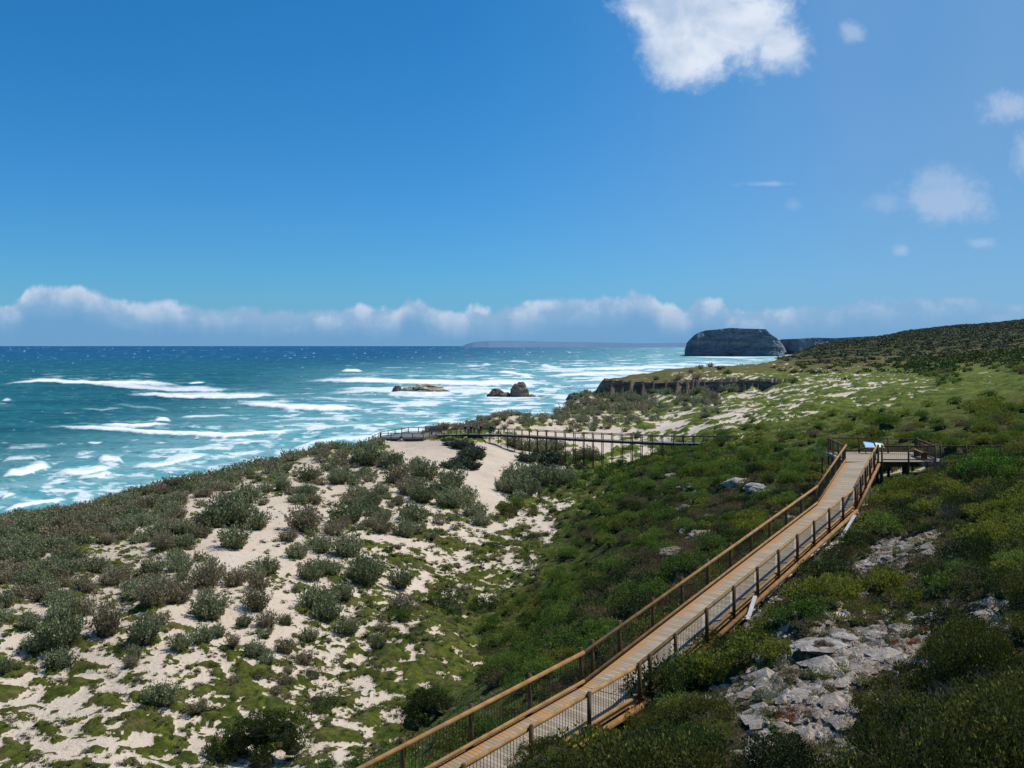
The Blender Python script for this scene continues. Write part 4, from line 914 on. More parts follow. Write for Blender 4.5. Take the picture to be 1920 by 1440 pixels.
def box_arrays(c, u, v, w_, lu, lv, lw):
    s = np.array([(a,b,d) for a in (-.5,.5) for b in (-.5,.5) for d in (-.5,.5)])
    V = c[None]+s[:,:1]*lu*u+s[:,1:2]*lv*v+s[:,2:]*lw*w_
    return V, np.array([(0,1,3,2),(4,6,7,5),(0,4,5,1),(2,3,7,6),(0,2,6,4),(1,5,7,3)])
def planks(name, quads, mat, parent, label=None):
    """quads: list of (centre, along, across, up, pitch, width, thick, edge_lr)"""
    Vs=[]; Fs=[]; E=[]; PL=[]; off=0
    for (c, d, a, u, pitch, w_, th) in quads:
        V, F_ = box_arrays(np.array(c,float), d, a, u, pitch, w_, th); Vs.append(V); Fs.append(F_+off); off += 8
        E.append([ -1,-1,1,1,-1,-1,1,1]); PL.append([random.random()]*8)
    me = new_mesh(name, np.concatenate(Vs), np.concatenate(Fs), [mat]); fattr(me, 'ev', np.concatenate(E)); fattr(me, 'pl', np.concatenate(PL))
    return link(name, me, parent)
# the stain needs the distance from the board ends: interpolate 'ev' from -1 to 1 across each board
_t = M_deck.node_tree; T = NT(_t)
for nd in list(_t.nodes):
    if nd.type == 'ATTRIBUTE' and nd.attribute_name == 'edge':
        nd.attribute_name = 'ev'; ab = T.math('ABSOLUTE', nd.outputs['Fac'])
        for l in list(nd.outputs['Fac'].links):
            if l.to_node != ab.node: _t.links.new(ab, l.to_socket)
UPV = np.array([0,0,1.])
bw = bpy.data.objects.new('boardwalk', None); COL.objects.link(bw)
tag(bw, 'long timber boardwalk ramp with round log handrails climbing the hillside to the lookout', 'boardwalk')
bw.location = (*K[1], KZ[1]-1); bwi = bw.matrix_world
def rel(o, root):
    o.matrix_parent_inverse = Matrix.Translation(root.location).inverted(); return o
def sta_frame(i):
    a, b = K[i], K[i+1]; d3 = np.array([*(b-a), KZ[i+1]-KZ[i]]); L = np.linalg.norm(d3); d = d3/L
    lft = np.array([-d[1], d[0], 0]); lft /= np.linalg.norm(lft); up = np.cross(d, lft)*1.
    if up[2] < 0: up = -up
    return np.array([*a, KZ[i]]), d, lft, up, L
HW = .95
q = []
for i in (1, 2):
    d1, d2 = sta_frame(i-1)[1], sta_frame(i)[1]; dm = (d1+d2)/np.linalg.norm(d1+d2); lm = np.array([-dm[1], dm[0], 0]); lm /= np.linalg.norm(lm)
    for k in range(-3, 4): q.append((np.array([*K[i], KZ[i]-.034])+dm*k*.13, dm, lm, np.cross(dm, lm), .125, 2*HW+.05, .03))
for i in range(3):
    o, d, l_, u, L = sta_frame(i); n = int(L/.145)
    for k in range(n+ (2 if i else 0)): q.append((o+d*(k+.5)*.145-u*.02, d, l_, u, .134, 2*HW-.02+random.uniform(-.02,.02), .04))
rel(planks('deck', q, M_deck, bw), bw)
nb_ = [7, 10, 5]
def off_line(side):
    """offset polyline with mitred corners; returns corner points (3D, deck height)"""
    pts = []
    for i in range(4):
        if i == 0: l_ = sta_frame(0)[2]; v = l_
        elif i == 3: v = sta_frame(2)[2]
        else:
            l1, l2 = sta_frame(i-1)[2], sta_frame(i)[2]; m_ = (l1+l2); m_ /= np.linalg.norm(m_); v = m_/max(m_@l1, .3)
        pts.append(np.array([*K[i], KZ[i]])+v*side)
    return pts
def v3(a): return Vector(tuple(float(t) for t in a))
for sgn in (1, -1):
    OP = off_line(sgn*(HW+.07)); IN = off_line(sgn*(HW-.03)); OUT = off_line(sgn*(HW+.13))
    def run(pts, h, r, name, mat, nn=10, sag=0):
        mb = MB()
        for i in range(3): mb.tube(v3(pts[i]+UPV*h), v3(pts[i+1]+UPV*h), r, nn)
        for i in (1,2): bmesh.ops.create_icosphere(mb.bm, subdivisions=2, radius=r*.99, matrix=Matrix.Translation(v3(pts[i]+UPV*h)))
        rel(mb.build(name, mat, bw, True), bw)
    run(IN, 1.0, .062, 'handrail', W_rail); run(IN, .13, .055, 'kerb_rail', W_rail); run(OUT, -.12, .095, 'edge_log', W_log)
    # joist line under the boards
    mb = MB(); J = off_line(sgn*.6)
    for i in range(3): mb.bar(v3(J[i]-UPV*.16), v3(J[i+1]-UPV*.16), .07, .18)
    rel(mb.build('joist', W_dark, bw), bw)
    first = True
    for i in range(3):
        n = nb_[i]; a, b = OP[i], OP[i+1]; ai, bi = IN[i], IN[i+1]
        ts = [k/n for k in range(n+1)]
        if i > 0: ts[0] = .028 if i == 1 else .045
        if i == 2: pass
        for t in ts:
            p = a*(1-t)+b*t
            gz = float(ground_z([p[0]],[p[1]])[0][0])
            mb = MB(); mb.tube(v3(p-UPV*.22), v3(p+UPV*1.11), .062, 12); mb.tube(v3(p+UPV*1.105), v3(p+UPV*1.13), .060, 12, .045)
            rel(mb.build('post', W_post, bw, True), bw)
            if t != ts[0] or i == 0:
                mb = MB(); q_ = p-UPV*.2; w0 = p-np.array([OP[i+1][0]-OP[i][0],0,0])*0
                mb.tube(v3((q_[0],q_[1],gz-.4)), v3(q_-UPV*.0), .035, 8)
                rel(mb.build('support_post', M_steel if gz > p[2]-1.3 else W_dark, bw, True), bw)
        for k in range(n):
            t0, t1 = ts[k]+.03/n, ts[k+1]-.03/n; mb = MB(); nr = 19
            for r_ in range(1, nr):
                t = t0+(t1-t0)*r_/nr; p = ai*(1-t)+bi*t; mb.tube(v3(p+UPV*.15), v3(p+UPV*.97), .0075, 4, cap=False)
            rel(mb.build('baluster_panel', M_rod, bw), bw)
# two white painted braces leaning under the outer edge
for (px0,py0,px1,py1,Y) in [(1603,966,1577,1008,43.0),(1416,1118,1402,1162,33.2)]:
    a = ray(px0,py0,Y); b = ray(px1,py1,Y-1.2); mb = MB(); mb.bar(a, b, .14, .05)
    o = rel(mb.build('brace', W_pale, bw), bw); o['label'] = 'white painted brace'

# ------------------------------------------------------------------ near lookout platform
pl = bpy.data.objects.new('lookout_platform', None); COL.objects.link(pl); ZP = float(KZ[3]); pl.location = (25,59,ZP-1)
tag(pl, 'square timber viewing platform with brown railings at the top of the ramp', 'platform')
def pl_poly(y):   # x-range of the deck at depth y
    return 21.45+(y-57.4)*.13, (28.2 if y > 58.9 else 34.5)
q = []
for k in range(int((62.6-57.35)/.145)):
    y = 57.42+k*.145; x0, x1 = pl_poly(y)
    if y > 58.9: x1 = 28.35
    x = x0
    q.append((( (x0+x1)/2, y, ZP-.025), np.array([0,1.,0]), np.array([1.,0,0]), UPV, .134, x1-x0, .04))
od = planks('deck', q, M_deck, pl); rel(od, pl)
a_ = od.data.attributes['ev'].data; a_.foreach_set('value', np.full(len(a_), .2, np.float32))
def rail_line(pts, n_per, parent, rods=True, h=1.0, pm=W_post, rm=W_post, zb=None, rr=.045, low=.13, prad=.058, drop=.3):
    mbr = MB()
    for j in range(len(pts)-1):
        a, b = np.array(pts[j],float), np.array(pts[j+1],float); n = n_per[j]
        mbr.bar(v3(a+UPV*h), v3(b+UPV*h), rr*2, rr*1.6); mbr.bar(v3(a+UPV*low), v3(b+UPV*low), rr*1.4, rr*1.6)
        for k in range(n+1):
            if k == n and j < len(pts)-2: continue
            p = a+(b-a)*k/n; gz = float(ground_z([p[0]],[p[1]])[0][0]) if drop is None else p[2]-drop
            mb = MB(); mb.tube(v3((p[0],p[1],gz-(.3 if drop is None else 0))), v3(p+UPV*(h+.11)), prad, 10)
            rel(mb.build('post', pm, parent, True), parent)
        if rods:
            for k in range(n):
                mb = MB(); nr = 13
                for r_ in range(1, nr): p = a+(b-a)*(k+r_/nr)/n; mb.tube(v3(p+UPV*low), v3(p+UPV*h), .005, 4, cap=False)
                rel(mb.build('baluster_panel', M_rod, parent), parent)
    rel(mbr.build('railing', rm, parent), parent)
rail_line([(21.6,57.75,ZP),(22.25,62.35,ZP)], [3], pl, drop=None)
rail_line([(22.4,62.38,ZP),(28.15,61.6,ZP),(27.45,57.5,ZP)], [3,2], pl)
rail_line([(23.9,57.3,ZP),(27.3,57.2,ZP)], [2], pl, drop=None)
rail_line([(27.65,57.2,ZP),(34.3,57.4,ZP)], [4], pl, rods=True)
mb = MB()
for (a,b) in [((23.8,57.5),(34.4,57.5)),((21.9,59.8),(28.2,59.8)),((22.3,62.2),(28.3,62.2))]: mb.bar((a[0],a[1],ZP-.2),(b[0],b[1],ZP-.2),.09,.28)
for x in (22.4,24.2,26,27.8): mb.bar((x,57.6,ZP-.13),(x,62.1,ZP-.13),.06,.13)
rel(mb.build('beam', W_dark, pl), pl)
for (x,y) in [(24.0,57.6),(25.6,57.6),(27.2,57.6),(28.6,57.6),(22.4,59.8),(24.6,59.8),(26.4,59.8),(28,59.8),(22.5,62.2),(24.6,62.2),(26.4,62.2),(28.1,62.2)]:
    gz = float(ground_z([x],[y])[0][0]); mb = MB(); mb.tube((x,y,min(gz,ZP-.4)-.4),(x,y,ZP-.25),.10,10); rel(mb.build('support_post', W_dark, pl, True), pl)
# bench along the slanting rail
bn = bpy.data.objects.new('bench', None); COL.objects.link(bn); bn.location = (27.35,59.4,ZP); bn.rotation_euler = (0,0,math.atan2(4.1,.7))
tag(bn, 'plain timber bench at the slanting rail on the lookout platform', 'bench')
mb = MB(); [mb.box((0,y,.45),(2.2,.12,.045)) for y in (-.14,0,.14)]; mb.build('seat', W_rail, bn)
mb = MB(); [mb.box((0,-.25,z),(2.2,.04,.11)) for z in (.68,.84)]; mb.build('backrest', W_rail, bn)
for x in (-.85,.85):
    mb = MB(); mb.box((x,0,.205),(.08,.4,.41)); mb.box((x,-.21,.60),(.07,.035,.62)); mb.build('leg', W_post, bn)
# interpretive boards
def sign_mat(name, base, ink, sc):
    m, T = material(name); g = T.node('ShaderNodeTexCoord').outputs['Object']
    br = T.node('ShaderNodeTexBrick'); T.inp(br,'Vector', g); T.inp(br,'Scale', sc); T.inp(br, 'Color1', (*ink,1)); T.inp(br,'Color2',(*base,1)); T.inp(br,'Mortar',(*base,1)); br.inputs['Mortar Size'].default_value = .03
    principled(T, br.outputs[0], .35, None, .4); return m
S_blue = sign_mat('sign_blue', (.10,.34,.72), (.16,.45,.80), 5); S_pale = sign_mat('sign_pale', (.62,.72,.55), (.45,.60,.50), 6)
def board(x, y, z, rz, tx, wd, dp, mat, label, grp=None):
    r_ = bpy.data.objects.new('information_board', None); COL.objects.link(r_); gz = z; r_.location = (x,y,gz); r_.rotation_euler = (0,0,rz)
    tag(r_, label, 'sign', grp)
    mb = MB(); M_ = Matrix.Rotation(tx,3,'X'); mb.box((0,0,.62),(wd,dp,.025),M_); mb.build('panel', mat, r_)
    mb = MB(); mb.box((0,0,.6),(wd+.05,dp+.05,.02),M_); mb.build('frame', M_steel, r_)
    for s_ in (-1,1): mb = MB(); mb.box((s_*wd*.35,0,.29),(.05,.05,.6)); mb.build('leg', M_rod, r_)
board(24.85,61.75,ZP,0,R(38),.62,.55,S_blue,'blue information board at the back rail of the platform, left of two')
board(25.55,61.70,ZP,0,R(38),.50,.50,S_pale,'pale green information board at the back rail, right of the blue one')
gz = float(ground_z([21.0],[60.2])[0][0])
lb = bpy.data.objects.new('information_board', None); COL.objects.link(lb); lb.location = (21.15,60.2,gz); tag(lb, 'slanted blue-grey information board outside the left corner of the platform', 'sign')
hb = ZP+.22-gz
mb = MB(); mb.box((0,0,hb),(1.25,.75,.03),Matrix.Rotation(R(26),3,'Y')); mb.build('panel', sign_mat('sign_sky', (.25,.45,.70), (.4,.55,.7), 4), lb)
for s_ in (-.1,.35): mb = MB(); mb.box((s_,0,hb/2-.15),(.06,.06,hb-.25)); mb.build('leg', M_rod, lb)

# ------------------------------------------------------------------ far boardwalk and its lookout deck
fb = bpy.data.objects.new('far_boardwalk', None); COL.objects.link(fb); fb.location = (10,160,8)
tag(fb, 'grey elevated boardwalk on tall stilts crossing the sandy valley to the sea', 'boardwalk')
FL = [(-16.0,176.4,12.3),(-8.5,177.6,12.3),(-1.5,174.0,12.6),(4.0,167.5,13.0),(12.0,158.5,13.4),(19.5,150.5,13.85),(26.5,141.5,14.5),(31.5,134.0,15.25),(33.5,131.5,15.5)]
FLn = np.array(FL); tang = np.gradient(FLn[:,:2], axis=0); tang /= np.linalg.norm(tang,axis=1,keepdims=True); nrm = np.stack([-tang[:,1],tang[:,0]],-1)
def foff(s_, dz=0): return [np.array([FLn[i,0]+nrm[i,0]*s_, FLn[i,1]+nrm[i,1]*s_, FLn[i,2]+dz]) for i in range(len(FLn))]
A_, B_ = foff(1.0), foff(-1.0)
V=[]; Fq=[]
for i in range(len(A_)):
    V += [A_[i], B_[i], A_[i]-UPV*.08, B_[i]-UPV*.08]
for i in range(len(A_)-1):
    a=4*i; b=a+4; Fq += [(a,b,b+1,a+1),(a+2,a+3,b+3,b+2),(a,a+2,b+2,b),(a+1,b+1,b+3,a+3)]
me = new_mesh('deck', np.array(V), np.array(Fq), [M_fdeck]); rel(link('deck', me, fb), fb)
for s_ in (1.04,-1.04):
    P_ = foff(s_); mr = MB(); mf = MB()
    for i in range(len(P_)-1):
        a, b = P_[i], P_[i+1]; mr.bar(v3(a+UPV*1.02), v3(b+UPV*1.02), .13, .11); mf.bar(v3(a-UPV*.22), v3(b-UPV*.22), .1, .36)
        n = max(1, round(np.linalg.norm(b-a)/2.2))
        for k in range(n):
            p = a+(b-a)*k/n; mb = MB(); mb.tube(v3(p-UPV*.35), v3(p+UPV*1.1), .08, 8); rel(mb.build('post', W_grey if s_<0 else W_dark, fb, True), fb)
            gz = float(ground_z([p[0]],[p[1]])[0][0])
            if gz < p[2]-.5:
                mb = MB(); mb.tube((p[0],p[1],gz-.5), v3(p-UPV*.34), .075, 8); rel(mb.build('stilt', W_dark, fb, True), fb)
    rel(mr.build('handrail', W_grey, fb), fb); rel(mf.build('fascia_beam', W_dark, fb), fb)
fd = bpy.data.objects.new('far_lookout_deck', None); COL.objects.link(fd); fd.location = (-20,175,12.2)
tag(fd, 'grey timber lookout deck above the white sand at the sea end of the far boardwalk', 'platform')
ZF = 12.25
poly = [(-25.3,169.6),(-17.0,169.8),(-14.8,173.5),(-14.6,178.5),(-17.0,182),(-21.2,181.5),(-25.6,172)]
bm = bmesh.new(); vt = [bm.verts.new((x,y,ZF)) for x,y in poly]; f = bm.faces.new(vt); ext = bmesh.ops.extrude_face_region(bm, geom=[f]); bmesh.ops.translate(bm, verts=[v for v in ext['geom'] if isinstance(v, bmesh.types.BMVert)], vec=(0,0,-.1)); bmesh.ops.recalc_face_normals(bm, faces=bm.faces)
mesh = bpy.data.meshes.new('deck'); bm.to_mesh(mesh); bm.free(); mesh.materials.append(M_fdeck); rel(link('deck', mesh, fd), fd)
mb = MB()
for (a,b) in zip(poly, poly[1:]+poly[:1]): mb.bar((a[0],a[1],ZF-.28),(b[0],b[1],ZF-.28),.1,.38)
rel(mb.build('fascia_beam', W_grey, fd), fd)
rail_line([(-25.2,169.7,ZF),(-17.0,169.9,ZF),(-14.9,173.5,ZF)], [4,2], fd, rods=False, pm=W_grey, rm=W_grey, rr=.075, prad=.085, drop=.8)
rail_line([(-25.4,172,ZF),(-21.2,181.4,ZF),(-17.1,181.9,ZF)], [4,2], fd, rods=False, pm=W_grey, rm=W_grey, rr=.075, prad=.085, drop=.8)
mb = MB(); mb.box((-15.6,181.8,ZF+.55),(2.6,.08,1.25)); rel(mb.build('screen_panel', wood('tan_panel',(.38,.27,.17),(.50,.38,.26)), fd), fd)
mb = MB(); mb.box((-17.6,181.0,ZF+.62),(.08,1.8,1.3)); mb.bar((-17.8,181,ZF+1.3),(-14.2,181.6,ZF+1.32),.5,.07); rel(mb.build('screen_frame', W_grey, fd), fd)
for k in range(6):
    mb = MB(); mb.box((-25.75-k*.3,170.9,ZF-.1-k*.19),(.32,1.6,.05)); rel(mb.build('step', W_grey, fd), fd)
for yy_ in (170.05,171.75):
    mb = MB(); mb.bar((-25.5,yy_,ZF+1.0),(-27.6,yy_,ZF-.2),.09,.07); mb.bar((-25.5,yy_,ZF+.5),(-27.6,yy_,ZF-.7),.07,.06); rel(mb.build('stair_rail', W_grey, fd), fd)
    for k in range(3): mb = MB(); mb.tube((-25.6-k*.95,yy_,ZF-.9-k*.55),(-25.6-k*.95,yy_,ZF+1.02-k*.54),.05,8); rel(mb.build('stair_post', W_grey, fd, True), fd)
rail_line([(-14.7,173.6,ZF),(-12.5,175.6,ZF)], [2], fd, rods=False, pm=W_grey, rm=W_grey, rr=.05, drop=1.)

# ------------------------------------------------------------------ people
def skin_mesh(name, V, E, Rr, sub=1):
    me = bpy.data.meshes.new(name); me.from_pydata(V, E, []); o = bpy.data.objects.new(name, me); COL.objects.link(o)
    sk = o.modifiers.new('s','SKIN'); sk.use_smooth_shade = True
    for i, r_ in enumerate(Rr): me.skin_vertices[0].data[i].radius = (r_, r_) if not isinstance(r_, tuple) else r_
    me.skin_vertices[0].data[0].use_root = True
    sb = o.modifiers.new('u','SUBSURF'); sb.levels = sub; sb.render_levels = sub
    dg = bpy.context.evaluated_depsgraph_get(); out = bpy.data.meshes.new_from_object(o.evaluated_get(dg)); out.name = name
    bpy.data.objects.remove(o); return out
def person_meshes(pose):
    lean = pose['lean']; st = pose['stride']
    V=[(0,0,.93),(0,.01+lean*.3,1.12),(0,lean*.7,1.34),(0,lean,1.45),(0,lean*1.05,1.53),(0,lean*1.05+.015,1.63),(0,lean*1.05+.01,1.72)]
    E=[(0,1),(1,2),(2,3),(3,4),(4,5),(5,6)]; Rr=[.135,.125,.15,.07,.055,.095,.075]
    V.append((0,lean*1.05+.12,1.615)); E.append((5,7)); Rr.append(.014)           # nose
    for s_ in (-1,1):
        b=len(V); V+=[(s_*.10,0,.86),(s_*.11,.02+st*s_*.14,.48),(s_*.115,-.02+st*s_*.22,.08),(s_*.12,.13+st*s_*.22,.035)]; E+=[(0,b),(b,b+1),(b+1,b+2),(b+2,b+3)]; Rr+=[.09,.06,.042,.035]
        b=len(V); f_=pose['arm']; V+=[(s_*.20,lean,1.40),(s_*.24,lean+.04+f_*.08,1.14),(s_*.20,lean+.08+f_*.28,.93+f_*.10),(s_*.195,lean+.10+f_*.33,.87+f_*.11)]; E+=[(2,b),(b,b+1),(b+1,b+2),(b+2,b+3)]; Rr+=[.058,.045,.030,.032]
        h_=b+3; hx,hy,hz=V[h_]
        for k in range(4):
            c=len(V); V+=[(hx+s_*.0+(k-1.5)*.018,hy+.02,hz-.05),(hx+(k-1.5)*.02,hy+.035,hz-.085+abs(k-1.4)*.006)]; E+=[(h_,c),(c,c+1)]; Rr+=[.009,.008]
        c=len(V); V+=[(hx-s_*.03,hy+.03,hz-.025),(hx-s_*.035,hy+.05,hz-.05)]; E+=[(h_,c),(c,c+1)]; Rr+=[.010,.009]
        c=len(V); V.append((s_*.088,lean*1.05+.005,1.63)); E.append((5,c)); Rr.append(.018)      # ear
    body=skin_mesh('body',V,E,Rr)
    V=[(0,lean*.35,1.05),(0,-.0,.90),(0,lean*.5,1.22),(0,lean*.8,1.36),(0,lean,1.46)]; E=[(1,0),(0,2),(2,3),(3,4)]; Rr=[.160,.165,.165,.165,.085]
    V=[V[1],V[0]]+V[2:]; Rr=[Rr[1],Rr[0]]+Rr[2:]; E=[(0,1),(1,2),(2,3),(3,4)]
    for s_ in (-1,1):
        b=len(V); f_=pose['arm']; V+=[(s_*.20,lean,1.40),(s_*.24,lean+.04+f_*.08,1.14),(s_*.205,lean+.075+f_*.25,.95+f_*.09)]; E+=[(3,b),(b,b+1),(b+1,b+2)]; Rr+=[.078,.064,.050]
    jacket=skin_mesh('jacket',V,E,Rr)
    V=[(0,0,.93)]; E=[]; Rr=[.150]
    for s_ in (-1,1):
        b=len(V); V+=[(s_*.10,0,.84),(s_*.11,.02+st*s_*.14,.48),(s_*.115,-.02+st*s_*.22,.12)]; E+=[(0,b),(b,b+1),(b+1,b+2)]; Rr+=[.105,.078,.065]
    trousers=skin_mesh('trousers',V,E,Rr)
    hair=skin_mesh('hair',[(0,lean*1.05-.03,1.64),(0,lean*1.05-.015,1.74)],[(0,1)],[.098,.078])
    return body,jacket,trousers,hair
m_skin = flat_mat('skin', (.40,.25,.18), (.48,.31,.23), 9., .6)
def cloth(n, c): return flat_mat(n, tuple(v*.8 for v in c), c, 14.)
c_navy=cloth('navy_cloth',(.015,.020,.06)); c_black=cloth('black_cloth',(.012,.012,.015)); c_red=cloth('red_cloth',(.42,.03,.035)); c_cyan=cloth('light_blue_cloth',(.10,.42,.60)); c_tan=cloth('tan_cloth',(.36,.27,.22)); c_jean=cloth('denim',(.04,.08,.20)); c_hair=cloth('dark_hair',(.03,.02,.015)); c_hairb=cloth('grey_hair',(.25,.22,.19))
poses=[person_meshes(dict(lean=.0,stride=.15,arm=0.)), person_meshes(dict(lean=.08,stride=.0,arm=1.)), person_meshes(dict(lean=.03,stride=1.,arm=.3))]
def bw_far_pt(px, s_):
    best=None
    for i in range(len(FLn)-1):
        for t in np.linspace(0,1,40):
            p=FLn[i]*(1-t)+FLn[i+1]*t; n_=nrm[i]*(1-t)+nrm[i+1]*t; x,y=p[0]+n_[0]*s_,p[1]+n_[1]*s_
            e_=abs(960+x/y*F-px)
            if best is None or e_<best[0]: best=(e_,x,y,p[2])
    return best[1:]
for (px, s_, po, rz, jk, tr, hr, lab, sc) in [
 (873.4,-.2,1,170,c_navy,c_jean,c_hair,'person in a dark blue jacket at the left end of the big group',1.03),
 (877.6,-.55,1,200,c_tan,c_black,c_hairb,'person in a tan top bending by the near rail of the far walkway',.93),
 (879.8,.45,0,20,c_navy,c_black,c_hair,'person in dark navy standing at the back between the tan and red jackets',1.06),
 (884.0,-.1,0,150,c_navy,c_jean,c_hair,'person in a navy jacket just left of the red jacket',1.02),
 (888.8,-.3,1,180,c_red,c_jean,c_hair,'person in a red jacket amid the group on the far walkway',.98),
 (896.2,-.1,0,190,c_cyan,c_black,c_hairb,'person in a light blue jacket right of the red jacket',.98),
 (901.2,.3,0,160,c_black,c_black,c_hair,'person in black standing at the right end of the big group',1.06),
 (920.2,.1,0,200,c_navy,c_black,c_hair,'taller person in dark clothes of the pair on the far walkway',1.05),
 (924.6,-.35,1,170,c_black,c_jean,c_hair,'shorter person leaning at the rail, right one of the pair',.9),
 (945.0,-.1,2,250,c_navy,c_jean,c_hairb,'person in dark top and blue jeans walking alone on the far walkway',1.)]:
    x,y,z=bw_far_pt(px,s_); pr_=bpy.data.objects.new('person',None); COL.objects.link(pr_); pr_.location=(x,y,z+.0); pr_.rotation_euler=(0,0,R(rz)); pr_.scale=(sc,sc,sc)
    tag(pr_,lab,'person','people standing on the far boardwalk')
    for nm,me,mt in zip(('body','jacket','trousers','hair'),poses[po],(m_skin,jk,tr,hr)):
        o=bpy.data.objects.new(nm,me); COL.objects.link(o); o.parent=pr_
        if not me.materials: me.materials.append(m_skin)
        o.material_slots[0].link='OBJECT'; o.material_slots[0].material=mt

# ------------------------------------------------------------------ rocks
def rock_mesh(name, seed, mat, sub=4, flat=.6, ang=.35, amp=.35, strata=0.):
    bm=bmesh.new(); bmesh.ops.create_icosphere(bm, subdivisions=sub, radius=1.); bm.verts.ensure_lookup_table()
    V=np.array([v.co[:] for v in bm.verts]); s_=seed*7.13
    n=fbm(V[:,0]*1.1+s_,V[:,1]*1.1+V[:,2]*.9,seed,4,.55)+.7*fbm(V[:,1]*1.3-s_,V[:,2]*1.9+V[:,0]*.5,seed+3,4,.55)
    r_=1+amp*n; r_=r_*(1-ang)+ang*np.round(r_*5)/5
    W_=V*r_[:,None]
    if strata: W_[:,:2]*=(1+strata*fbm(W_[:,2:3].ravel()*5+s_,W_[:,0]*.3,seed+8,2))[:,None]
    W_[:,2]=np.maximum(W_[:,2]*flat,-.25)
    for v,c in zip(bm.verts,W_): v.co=c
    me=bpy.data.meshes.new(name); bm.to_mesh(me); bm.free(); me.materials.append(mat); return me
def put_rock(name, me, px, py, Y, wpx, hz, rz, label, group=None, z0=None, cat='rock', sy=1.):
    if Y is None: x,y,z=hit(px,py,9)
    else: x,y,z=ray(px,py,Y)
    if z0 is not None: z=z0
    s_=wpx/F*y/2; o=link(name,me,loc=(x,y,z),label=label,cat=cat,group=group); o.rotation_euler=(random.uniform(-.1,.1),random.uniform(-.1,.1),rz); o.scale=(s_,s_*sy,hz if hz else s_*.8); return o
# sea stacks
pale=rock_mesh('sea_rock',3,m_pale,4,.55,.3,.28,.2); 
put_rock('sea_rock',pale,806,737,560,74,10.,0,'pale flat-topped rock slab in the surf, largest of the left cluster',z0=.3)
put_rock('sea_rock',rock_mesh('sea_rock',8,m_pale,4,.6,.3,.4),771,737,560,36,6.5,1,'small pale rock between the dark spike and the pale slab in the surf',z0=.2)
put_rock('sea_rock',rock_mesh('sea_rock',5,m_dkrock,4,.9,.4,.5),745,735,560,20,4.5,2,'small dark pointed rock at the left end of the surf rocks',z0=.1)
put_rock('sea_rock',rock_mesh('sea_rock',6,m_dkrock,3,.6,.3,.4),851,736,560,12,1.6,2,'tiny dark rock at the right end of the pale slab',z0=.1)
put_rock('sea_rock',rock_mesh('sea_rock',11,m_dkrock,4,.95,.25,.28,.1),975,742,520,37,8.8,0,'tall rounded dark sea stack standing in the surf',z0=.6)
put_rock('sea_rock',rock_mesh('sea_rock',12,m_dkrock,4,.8,.45,.45),930,742,525,30,4.8,1,'jagged dark rock left of the tall sea stack',z0=.2)
put_rock('sea_rock',rock_mesh('sea_rock',13,m_dkrock,4,.7,.4,.4),948,742,523,30,3.2,2,'low dark rock joining the jagged rock and the sea stack',z0=.1)
put_rock('sea_rock',rock_mesh('sea_rock',14,m_dkrock,4,.5,.3,.4),993,742,520,26,2.4,2,'low dark rock at the right foot of the sea stack',z0=.1)
put_rock('sea_rock',rock_mesh('sea_rock',15,m_dkrock,3,.4,.3,.4),1018,742,520,20,1.3,2,'flat dark reef just right of the sea stack',z0=.05)
shelf=[(1076,742,470,26,5.5),(1090,742,465,36,4.2),(1105,741,458,34,5.6),(1122,740,450,30,7.6),(1100,746,455,60,2.6),(1150,748,430,70,2.8)]
for i,(px,py,Y,w_,hz) in enumerate(shelf):
    put_rock('shore_rock',rock_mesh('shore_rock',20+i,m_dkrock if i!=2 else m_brownrock,4,.8,.4,.4),px,py,Y,w_,hz,i,['square dark block at the tip of the rocky shore','dark ledge next to the block at the tip of the shore','reddish boulder pile below the end of the clifftop','dark buttress under the left end of the clifftop','long low dark reef at the water line below the cliff','low dark ledge among bushes under the cliff'][i],z0=1.)
# limestone outcrops on the hillside
lm=[rock_mesh('limestone_rock',30+i,m_lime,4,.5,.45,.5) for i in range(6)]; bmk=[rock_mesh('limestone_rock',40+i,m_brownrock,4,.6,.45,.5) for i in range(3)]
def lab_out(px): return 'limestone outcrop on the green slope left of the boardwalk'
for i,(px,py,w_,k) in enumerate(OUTC):
    w_ *= 1.4 if k >= 2 else .75
    put_rock('limestone_rock',(lm if k<2 else bmk)[i%(6 if k<2 else 3)],px,py,None,w_,None,i*1.3,('pale ' if k<2 else 'reddish brown ')+lab_out(px),'outcrops on the slope left of the boardwalk')
g_=random.Random(3)
for i,(px,py,w_,lb_) in enumerate(FR):
    if lb_:
        o=put_rock('boulder',rock_mesh('boulder',61,rock_mat('shaded_rock',(.045,.034,.026),(.10,.075,.055),(.015,.012,.010),s=1.2),4,.9,.3,.4),px,py+8,None,w_*.75,None,.4,lb_)  # dark rock colour stands in for the shade of the hollow
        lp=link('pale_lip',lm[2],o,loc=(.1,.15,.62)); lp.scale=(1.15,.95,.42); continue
    put_rock('limestone_rock',lm[i%6],px,py,None,w_*(1.0 if lb_ else g_.uniform(.45,.8)),None,g_.uniform(0,6),lb_ or 'jagged whitish limestone rock on the bare ridge right of the boardwalk',None if lb_ else 'limestone rocks on the bare ridge',sy=g_.uniform(.6,1.3))
for i in range(90):
    a_=FR[g_.randrange(len(FR))]; px=a_[0]+g_.uniform(-55,55); py=a_[1]+g_.uniform(-26,26)
    if not (1300 < px < 1800 and 1015 < py < 1400): continue
    x,y,z=hit(px,py,9)
    if float(bw_dist(np.array([x]),np.array([y]))[0]) < 1.2: continue
    put_rock('limestone_rock',(lm+bmk[:1])[i%7],px,py,None,g_.uniform(7,20),None,g_.uniform(0,6),'small broken piece of pale limestone lying on the rocky ridge','small limestone pieces on the ridge',sy=g_.uniform(.6,1.4))
